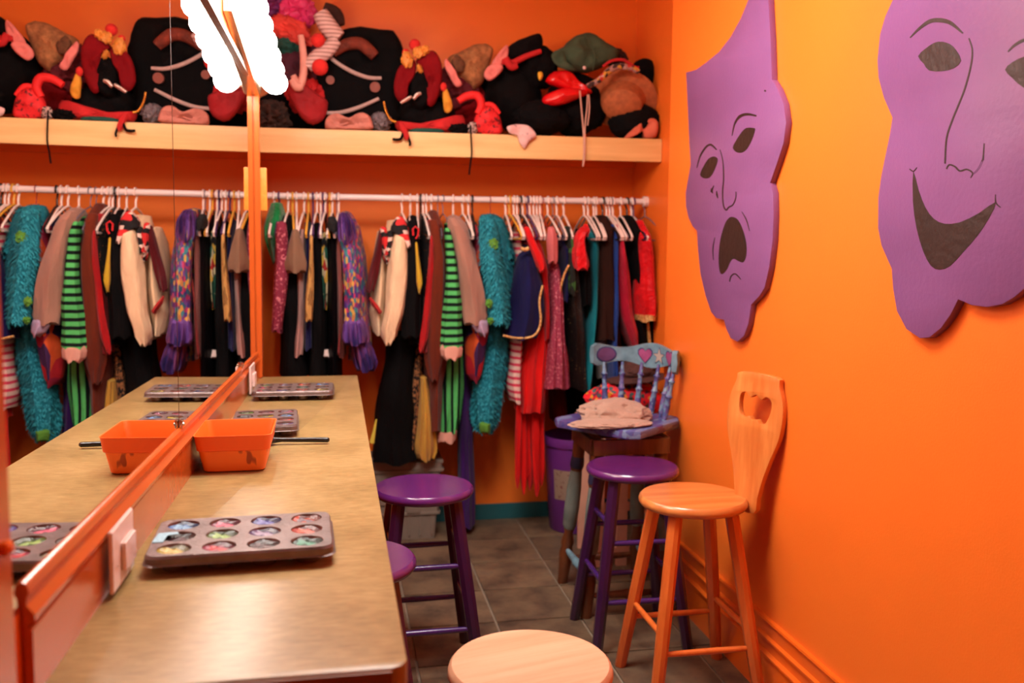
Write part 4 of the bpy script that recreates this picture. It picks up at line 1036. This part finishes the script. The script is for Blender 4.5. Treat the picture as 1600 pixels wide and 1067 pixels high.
garment('black_gold_skirt', 'black skirt with a gold stripe under the red gold-hemmed dress', 'skirt', BLACKC, [(496, 992, 1018), (550, 990, 1020), (620, 990, 1022)], [(1020, 'white')], Y=4.12, hd=.12, shoulder=0,
        extra=[('gold_stripe', GOLD, [(500, 1010, 1014), (550, 1012, 1018)], 3.99, .008)])
garment('red_underskirt', 'dark red skirt low at the back below the pink glitter dress', 'skirt', cloth('deep_red_cloth', (96, 14, 16), .15), [(560, 856, 880), (640, 860, 884), (655, 862, 884)], (), Y=4.22, hd=.06, shoulder=0)
garment('black_long_dress', 'long black dress low at the back above the purple tub', 'dress', BLACKC, [(500, 874, 950), (600, 876, 960), (668, 878, 970)], (), Y=4.24, hd=.06, shoulder=0)
garment('grey_shirt', 'pale grey shirt hanging behind the painted chair', 'shirt', cloth('pale_grey_cotton', (150, 140, 136), .08), [(520, 930, 946), (560, 932, 948), (590, 934, 948)], (), Y=4.10, hd=.05, shoulder=0)
for px, cl, lb in ((436, 'purple', 'purple hanger beside the green satin costume'), (457, 'yellow', 'yellow hanger beside the floral shirt'), (505, 'purple', 'purple hanger above the black coat'), (512, 'red', 'red wire hanger above the woven scarf'),
                   (657, 'black', 'black hanger above the orange dotted vest'), (803, 'white', 'white hanger between the pink stripes and the navy vest'), (813, 'black', 'black hanger over the navy vest'), (864, 'grey', 'grey wire hanger above the pink glitter dress'),
                   (955, 'grey', 'grey wire hanger near the blue sash'), (970, 'white', 'white hanger beside the black cape')):
    hanger(px, cl, lb)

# ================================================================== THE PILE OF HATS ON THE SHELF
ST = SH_T+.0005
BLKF = plain('black_felt', (13, 10, 11), .95, .25, 14, .3, spec=.12)
BLKV = plain('black_velvet', (10, 8, 9), .9, .25, 10, .3, spec=.12)
REDF = plain('red_felt', (186, 26, 28), .85, .12, 16, .35)
DRED = plain('dark_red_velvet', (120, 10, 18), .85, .15, 14, .3, spec=.15)
def hb(px, py, Y): return at_y(px, py, Y)
def sc(px, Y): return px*Y/F_PX       # pixels to metres at depth
def hlump(nm, label, cat, cx, cy, Y, rx, rz, ry, m, amp=.18, s_=1.8, seed=1, tilt=0, flr=True, parent=None, sub=4):
    c = hb(cx, cy, Y)
    o = obj(nm, blob(c, (sc(rx, Y), ry, sc(rz, Y)), amp, s_, seed, sub, ST if flr else None, 0, tilt), m, parent)
    if parent is None: tag(o, label, cat)
    return o
hlump('fur_scarf', 'dark brown fur scarf at the left end of the shelf', 'scarf', 425, 182, 4.1, 26, 24, .09, plain('brown_fur', (60, 36, 26), .95, .4, 40, .9), .3, 3, 2)
# jester puppet / costume bundle behind the bulbs
t = thing('jester_bundle', 'bundle of pink, white and red jester clothes with round red pompoms', 'bundle', hb(470, 150, 4.12))
for a in (('pink_cloth', 462, 22, 4.16, 30, 24, .08, plain('hot_pink_satin', (216, 50, 110), .5, .2, 12, .4), 1, .3),
          ('purple_cloth', 440, 14, 4.2, 40, 16, .08, plain('plum_satin', (110, 40, 100), .5, .2, 12, .4), 2, .1),
          ('coral_cloth', 455, 48, 4.13, 34, 20, .07, plain('coral_cloth', (216, 66, 54), .8, .2, 12, .4), 3, -.5),
          ('green_cloth', 450, 72, 4.15, 22, 16, .07, plain('dark_green_cloth', (20, 74, 62), .8, .2, 12, .4), 4, 0),
          ('plum_body', 470, 110, 4.2, 44, 48, .10, plain('dark_plum_cloth', (74, 22, 40), .85, .25, 12, .4), 5, 0),
          ('red_body', 480, 150, 4.12, 30, 28, .09, REDF, 6, -.3)):
    hlump(a[0], '', '', *a[1:3], a[3], a[4], a[5], a[6], a[7], .25, 2.2, a[8], a[9], False, t)
GWST = stripes('grey_and_white_stripes', (214, 180, 172), (168, 130, 124), .016, 2, .6)
PKG = plain('pale_pink_glove', (216, 152, 136), .85, .08, 20, .3)
def band(nm, pts, Y, r, m, par, n=10):
    P = smooth_path([hb(x, y, Y) for x, y in pts], 4)
    rr = [r*(.8+.2*math.sin(PI*i/(len(P)-1))) for i in range(len(P))]
    return obj(nm, T(P, rr, n), m, par)
band('sleeve', [(500, 20), (515, 45), (530, 60)], 4.02, .040, GWST, t)
band('sleeve', [(480, 105), (495, 90), (512, 78), (525, 62)], 4.0, .032, GWST, t)
band('long_glove', [(470, 55), (474, 85), (474, 115), (468, 135), (458, 118)], 3.99, .016, PKG, t)
band('long_glove', [(456, 124), (464, 136), (472, 134)], 3.98, .018, PKG, t)
for x, y, r in ((497, 63, .028), (500, 105, .033)):
    bm = bmesh.new(); sphere(bm, hb(x, y, 3.98), r, 3); obj('pompom', bm, plain('red_pompom', (214, 40, 34), .9, .1, 30, .4), t)
# big black hat with rope trims
t = thing('black_pirate_hat', 'large black upright hat with white rope trim and a brown curl', 'hat', hb(585, 190, 4.15))
outp = [(520, 60), (545, 43), (600, 46), (618, 52), (630, 75), (634, 110), (628, 150), (620, 195), (500, 196), (488, 150), (498, 100), (508, 76)]
def solid(outline, Y, depth, m, nm, par=None, bev=.02, puff=.012, seed=0):
    """cushion-like solid with a given outline and real thickness"""
    P = [hb(x, y, Y) for x, y in closed_smooth(outline, 3)]
    c = np.mean(np.array(P), axis=0); rings = []
    for k, dy in ((.03, -.5), (.2, -.5), (.4, -.49), (.6, -.46), (.75, -.42), (.87, -.34), (.96, -.2), (1, 0), (.96, .2), (.8, .38), (.4, .48), (.05, .5)):
        rg = []
        for p in P:
            x_, z_ = c[0]+(p[0]-c[0])*k, c[2]+(p[2]-c[2])*k
            n1 = noise.noise(Vector((x_*16+seed, z_*16, seed*2))); n2 = noise.noise(Vector((x_*40+seed, z_*40, seed)))
            j = 1+.05*noise.noise(Vector((p[0]*30, seed, p[2]*30+dy*4)))
            rg.append((c[0]+(p[0]-c[0])*k*j, Y+dy*depth+(puff*1.7*n1+puff*.8*n2)*(1.6-k), c[2]+(p[2]-c[2])*k*j))
        rings.append(rg)
    bm = bmesh.new(); add_rings(bm, rings); return obj(nm, bm, m, par)
solid(outp, 4.14, .14, BLKV, 'crown', t, seed=1)
ROPE = plain('white_rope_trim', (196, 168, 160), .8, .1, 60, .5)
band('rope_trim', [(506, 80), (525, 97), (550, 112), (575, 121), (596, 122)], 4.055, .0085, ROPE, t, 8)
band('rope_trim', [(498, 176), (530, 176), (560, 168), (592, 154)], 4.055, .0085, ROPE, t, 8)
CURL = plain('copper_wig_hair', (118, 42, 20), .6, .35, 30, .9)
band('curl', [(520, 82), (540, 70), (562, 68), (578, 80), (586, 88)], 4.04, .026, CURL, t, 12)
band('curl', [(506, 12), (524, 22), (530, 40)], 4.12, .03, plain('dark_brown_wig_hair', (50, 24, 18), .6, .35, 30, .9), t, 12)
obj('button', T([hb(586, 136, 4.07), hb(586, 136, 4.05)], .022, 12), plain('copper_button', (130, 60, 40), .5, .1), t)
obj('button', T([hb(516, 125, 4.07), hb(516, 125, 4.05)], .018, 12), plain('copper_button', (130, 60, 40), .5, .1), t)
band('red_cape', [], 4, 1, REDF, None) if False else None
t = thing('red_cape', 'dark red cape trailing along the shelf under the rope-trimmed hat', 'cape', hb(480, 185, 4.05))
solid([(448, 130), (470, 128), (500, 150), (512, 160), (505, 188), (480, 192), (458, 165)], 4.03, .06, plain('deep_crimson_cloth', (150, 14, 22), .8, .2, 14, .4), 'cloth', t)
t = thing('pink_crumpled_cap', 'crumpled pale pink cap on the shelf edge', 'cap', hb(545, 190, 4.0))
PKC = plain('dusty_pink_felt', (198, 128, 112), .9, .1, 14, .4)
solid([(508, 192), (512, 182), (526, 178), (545, 185), (562, 176), (576, 180), (583, 194), (580, 203), (545, 205), (512, 203)], 3.99, .07, PKC, 'cap_body', t, puff=.02, seed=4)
band('fold', [(518, 190), (532, 195), (550, 190), (568, 188)], 3.955, .004, PKC, t, 6)
tag(obj('glass_jar', L([(.03, 0), (.035, .005), (.035, .05), (.028, .058)], (hb(592, 195, 4.02)[0], 4.02, ST), 20), plain('dusty_silver_cloth', (120, 110, 112), .4, .3, 20, .2)), 'small grey silvery pot between the pink cap and the gold chain', 'pot') if False else None
hlump('silver_purse', 'small grey silvery purse between the pink cap and the gold chain', 'purse', 594, 190, 4.03, 16, 15, .05, plain('silver_lame', (110, 100, 104), .4, .4, 30, .5), .2, 3, 3)
# gold chain
t = thing('gold_bead_chain', 'string of gold beads hanging in front of the jester hat', 'necklace', hb(605, 175, 3.98))
for i, (x, y) in enumerate(smooth_path([(600, 160), (602, 170), (606, 180), (612, 188), (618, 190)], 3)):
    bm = bmesh.new(); sphere(bm, hb(x, y, 3.975), .0055, 2); obj('bead', bm, plain('gold_bead', (230, 170, 70), .25, .1, 5, 0, .9), t)
# jester hat
t = thing('jester_hat', 'dark red jester hat with drooping lobes, gold tufts and a black face opening', 'hat', hb(655, 190, 4.06))
solid([(622, 180), (634, 160), (690, 160), (712, 178), (700, 196), (640, 198)], 4.10, .14, BLKF, 'brim', t, seed=6)
solid([(640, 130), (652, 112), (668, 116), (672, 150), (662, 170), (645, 165)], 4.02, .10, BLKV, 'face_opening', t, seed=2)
solid([(616, 144), (618, 117), (627, 101), (643, 92), (651, 101), (647, 121), (638, 135), (636, 153), (625, 158)], 4.0, .05, DRED, 'lobe', t, seed=11)
solid([(650, 94), (665, 81), (681, 83), (690, 101), (690, 135), (679, 162), (668, 165), (663, 144), (661, 117), (656, 103)], 4.0, .05, DRED, 'lobe', t, seed=12)
GOLDF = plain('gold_lame_tuft', (222, 146, 56), .5, .3, 25, .5)
for x, y, rx, rz in ((636, 93, 9, 12), (654, 82, 10, 9), (656, 108, 4, 8), (664, 78, 7, 7)):
    hlump('gold_tuft', '', '', x, y, 3.975, rx, rz, .02, GOLDF, .3, 2.5, x, .4, False, t, 3)
for x, y, r in ((648, 70, .024), (634, 82, .015)):
    bm = bmesh.new(); sphere(bm, hb(x, y, 4.0), r, 3); obj('pompom', bm, plain('red_pompom', (214, 40, 34), .9, .1, 30, .4), t)
SEQ = plain('silver_sequin_band', (200, 180, 170), .25, .4, 60, .3, .8)
band('silver_band', [(626, 161), (636, 155), (643, 151)], 3.955, .008, SEQ, t, 8); band('silver_band', [(646, 155), (652, 148), (658, 146)], 3.955, .009, SEQ, t, 8)
YP = plain('yellow_felt_point', (216, 150, 40), .8, .1, 10, .3)
solid([(692, 140), (699, 140), (707, 166), (702, 176), (695, 174), (692, 160)], 3.99, .03, YP, 'yellow_point', t)
bm = bmesh.new(); sphere(bm, hb(693, 136, 3.98), (.014, .014, .02), 2); obj('pompom', bm, plain('red_pompom', (214, 40, 34), .9, .1, 30, .4), t)
# jester cloth under it, hanging over the shelf
t = thing('red_jester_collar', 'red collar with dark tails hanging over the shelf front', 'collar', hb(650, 195, 4.0))
solid([(618, 190), (640, 196), (690, 186), (722, 180), (726, 205), (690, 208), (640, 206), (622, 204)], 4.04, .10, REDF, 'cloth', t, seed=3)
band('tail', [(626, 192), (632, 205), (637, 218)], 3.935, .013, REDF, t, 8)
band('tail', [(630, 208), (626, 217), (618, 218), (613, 217)], 3.93, .006, BLKF, t, 8)
band('tail', [(638, 214), (641, 224), (640, 228)], 3.93, .005, BLKF, t, 8)
tag(solid([(642, 202), (660, 200), (690, 202), (690, 208), (645, 208)], 3.985, .02, plain('dark_teal_cloth', (10, 70, 60), .8, .15, 12, .3), 'teal_ribbon'), 'flat dark teal ribbon lying under the red jester collar', 'ribbon')
# maroon cloth and tan animal ears hood
hlump('maroon_scarf', 'maroon scarf heaped between the jester hat and the tan hood', 'scarf', 712, 132, 4.12, 34, 34, .08, plain('maroon_cloth', (92, 12, 26), .85, .2, 14, .4), .25, 2, 8, 0, False)
t = thing('tan_animal_hood', 'tan fur animal hood with pink-lined ears', 'hood', hb(735, 105, 4.1))
TANF2 = plain('tan_fur', (172, 116, 70), .95, .3, 45, .9)
solid([(700, 91), (715, 83), (737, 72), (758, 69), (769, 78), (766, 98), (756, 125), (749, 135), (739, 142), (732, 135), (715, 124), (703, 110)], 4.09, .13, TANF2, 'hood', t, seed=9)
PEAR = plain('pink_ear_lining', (222, 126, 118), .8, .1, 10, .2)
solid([(698, 92), (710, 108), (716, 122), (722, 132), (712, 135), (701, 118), (694, 100)], 4.0, .03, PEAR, 'ear', t)
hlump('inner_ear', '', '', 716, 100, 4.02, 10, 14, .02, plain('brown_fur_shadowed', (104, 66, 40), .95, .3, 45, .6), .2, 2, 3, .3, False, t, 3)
# pink animal ears cap
t = thing('pink_eared_hat', 'black and red hat with two pink ears', 'hat', hb(800, 95, 4.1))
solid([(768, 100), (778, 84), (792, 70), (795, 82), (788, 100), (776, 106)], 4.02, .03, PEAR, 'ear', t); solid([(756, 118), (762, 104), (776, 98), (786, 106), (778, 118), (765, 126)], 4.0, .035, PEAR, 'ear', t)
solid([(790, 82), (800, 68), (828, 56), (842, 54), (848, 68), (842, 82), (820, 88), (798, 94)], 4.05, .10, BLKF, 'crown', t, seed=5)
band('red_band', [(784, 96), (800, 98), (822, 88), (845, 80)], 4.0, .013, REDF, t); band('red_band', [(790, 90), (798, 104), (808, 102)], 3.99, .016, REDF, t)
# red bandana with black net, white trim, cords
t = thing('red_bandana', 'bright red bandana with black net hanging by the shelf edge', 'bandana', hb(755, 180, 4.0))
RBR = plain('scarlet_bandana_cloth', (222, 30, 30), .7, .12, 12, .3)
NET = speckle('red_cloth_with_black_net', (214, 30, 34), (100, 8, 14), 42, .57, .7)
solid([(744, 178), (758, 166), (776, 172), (784, 196), (782, 210), (752, 211), (740, 198)], 3.99, .06, NET, 'net_cloth', t, seed=3)
band('knot', [(716, 158), (730, 150), (746, 150), (752, 164), (746, 178)], 3.975, .018, RBR, t); band('knot', [(752, 165), (768, 164), (780, 178)], 3.98, .012, RBR, t)
hlump('lace_cuff', 'small speckled white lace cuff beside the red bandana', 'cuff', 738, 200, 3.97, 8, 10, .02, speckle('black_and_white_lace', (200, 170, 160), (30, 24, 24), 120, .5), .2, 3, 2, 0, True, None, 3)
hlump('black_glove', 'black glove lying under the jester collar end', 'glove', 718, 202, 3.98, 16, 9, .03, BLKF, .3, 3, 4)
tag(obj('black_lanyard', T(smooth_path([hb(735, 196, 3.945), hb(736, 215, 3.940), hb(737, 240, 3.94), hb(735, 255, 3.94), hb(733, 273, 3.94)], 4), .0035, 8), BLKF), 'thin black lanyard hanging down over the shelf front', 'lanyard')
# black heap
hlump('black_top_hat', 'tall black top hat lying in the middle of the heap', 'hat', 800, 148, 4.14, 46, 58, .11, BLKV, .10, 1.5, 3, .15)
hlump('black_bonnet', 'black bonnet with a small yellow badge', 'bonnet', 838, 105, 4.1, 34, 36, .09, BLKF, .15, 1.6, 7, 0, False)
tag(solid([(841, 113), (846, 112), (848, 117), (846, 124), (842, 126), (840, 119)], 4.0, .008, plain('yellow_badge', (226, 176, 50), .5, .1), 'badge'), 'tiny yellow badge pinned on the black bonnet', 'badge')
hlump('black_beret', 'black beret in front of the heap beside the white kerchief', 'beret', 845, 185, 4.06, 46, 28, .09, BLKF, .12, 1.8, 9)
hlump('black_boater', 'wide black hat under the green cap', 'hat', 900, 165, 4.12, 50, 48, .10, BLKV, .12, 1.7, 11)
hlump('black_bowler', 'black bowler hat at the back left of the heap', 'hat', 772, 150, 4.2, 30, 50, .07, BLKF, .12, 1.5, 13)
t = thing('white_kerchief', 'small white patterned kerchief drooping over the shelf edge', 'kerchief', hb(815, 212, 3.94))
WK = speckle('white_cloth_with_grey_spots', (224, 184, 178), (150, 110, 118), 60, .64)
solid([(792, 198), (806, 194), (824, 196), (838, 210), (832, 218), (826, 222), (820, 232), (812, 224), (808, 212), (796, 208)], 3.935, .022, WK, 'cloth', t, puff=.008, seed=2)
# red shiny hat
RSH = plain('red_vinyl', (214, 16, 22), .22, .1, 8, .15, coat=.4)
t = thing('red_vinyl_hat', 'shiny red vinyl hat with a pointed brim under the green cap', 'hat', hb(885, 135, 4.02))
solid([(852, 128), (864, 112), (890, 112), (905, 128), (922, 140), (922, 147), (900, 146), (875, 138)], 4.03, .08, RSH, 'crown', t, seed=2)
solid([(848, 160), (852, 148), (880, 138), (908, 140), (920, 146), (900, 156), (875, 165), (856, 165)], 4.0, .08, RSH, 'brim', t, seed=5)
# green cap
t = thing('baseball_cap', 'faded olive green baseball cap on top of the heap', 'cap', hb(915, 85, 4.08))
GRC = plain('faded_green_cotton', (62, 82, 58), .9, .14, 12, .3)
solid([(862, 84), (880, 72), (896, 58), (914, 52), (930, 56), (945, 68), (962, 78), (965, 92), (945, 104), (920, 113), (895, 113), (878, 106), (866, 98)], 4.07, .15, GRC, 'crown', t, seed=7)
solid([(862, 84), (878, 78), (886, 98), (900, 110), (880, 108), (866, 98)], 3.99, .02, GRC, 'brim', t)
bm = bmesh.new(); sphere(bm, hb(913, 106, 3.985), (.008, .004, .008), 2); obj('stud', bm, plain('white_stud', (220, 200, 190), .4, .05), t)
band('seam', [(914, 53), (924, 70), (930, 90), (926, 110)], 3.992, .002, GRC, t, 6)
# straw hat with patterned brim band
t = thing('tan_straw_hat', 'round tan straw hat tipped on its side with a patterned band', 'hat', hb(975, 150, 4.08))
STW = plain('tan_straw', (176, 98, 52), .7, .2, 50, .5)
c = hb(972, 158, 4.05)
bm = bmesh.new(); add_lathe(bm, [(.001, .085), (.05, .082), (.085, .06), (.10, .0), (.105, -.01), (.155, -.022), (.158, -.026), (.10, -.018), (.09, 0), (.07, .05), (.001, .06)], n=36, cap=(False, False))
bm.transform(Matrix.Translation(Vector(c)) @ Matrix.Rotation(math.radians(-62), 4, 'X') @ Matrix.Rotation(math.radians(15), 4, 'Y') @ Matrix.Diagonal((1, .85, -1, 1)))
obj('hat_body', bm, STW, t)
band('patterned_band', [(918, 135), (935, 126), (950, 112), (965, 104), (985, 106), (998, 112)], 3.95, .014, patches('bright_patterned_band', [(206, 150, 50), (190, 50, 40), (190, 160, 150), (60, 40, 36), (170, 130, 120)], 60, .8), t, 8)
band('red_edge', [(942, 104), (956, 95), (975, 94), (990, 104), (998, 106)], 3.96, .007, REDF, t, 8)
hlump('small_dark_cap', 'small dark brown cap behind the green cap', 'cap', 962, 90, 4.16, 18, 14, .05, plain('dark_brown_cloth', (44, 20, 18), .85, .2), .2, 2, 3, 0, False)
hlump('black_riding_hat', 'rounded black hat at the right above the straw hat', 'hat', 1006, 118, 4.14, 24, 26, .07, BLKF, .08, 1.5, 5, 0, False)
hlump('black_fedora', 'black hat lying at the right end of the shelf', 'hat', 990, 190, 4.05, 42, 32, .09, BLKV, .10, 1.5, 21)
hlump('dark_side_hat', 'black soft hat squeezed against the closet side at the right end', 'hat', 1024, 190, 4.10, 14, 36, .07, BLKF, .10, 1.5, 25)
t = thing('coral_scarf', 'coral pink scarf end at the right end of the shelf', 'scarf', hb(1005, 205, 3.99))
CSC = plain('coral_knit', (206, 104, 76), .85, .12, 20, .3)
solid([(976, 214), (990, 200), (1004, 188), (1022, 185), (1028, 196), (1024, 214), (1008, 216), (1004, 204), (992, 212), (980, 217)], 3.975, .04, CSC, 'cloth', t, seed=3)
t = thing('white_drawstring', 'thin white drawstring loop hanging down over the right part of the shelf', 'drawstring', hb(910, 200, 3.94))
WCR = plain('offwhite_cord', (206, 160, 140), .8, .1)
obj('strand', T(smooth_path([hb(906, 142, 3.955), hb(909, 175, 3.94), hb(912, 210, 3.94), hb(912, 240, 3.94), hb(911, 260, 3.94)], 4), .0035, 7), WCR, t)
obj('strand', T(smooth_path([hb(918, 148, 3.955), hb(917, 170, 3.94), hb(914, 200, 3.936), hb(914, 240, 3.936), hb(911, 260, 3.94)], 4), .003, 7), WCR, t)
obj('strand', T(smooth_path([hb(920, 148, 3.955), hb(921, 170, 3.94), hb(918, 196, 3.94)], 4), .003, 7), WCR, t)
# dark things filling the back of the shelf
hlump('black_cloak_roll', 'rolled black cloak lying at the back of the shelf behind the jester hat', 'cloak', 660, 165, 4.24, 90, 44, .07, BLKF, .12, 2, 31)
hlump('dark_red_shawl', 'dark red shawl folded behind the tan hood', 'shawl', 735, 165, 4.2, 44, 40, .08, DRED, .15, 2, 33)
hlump('black_mantle', 'folded black mantle at the back of the shelf behind the fur scarf', 'mantle', 480, 175, 4.24, 80, 36, .07, BLKF, .12, 2, 35)
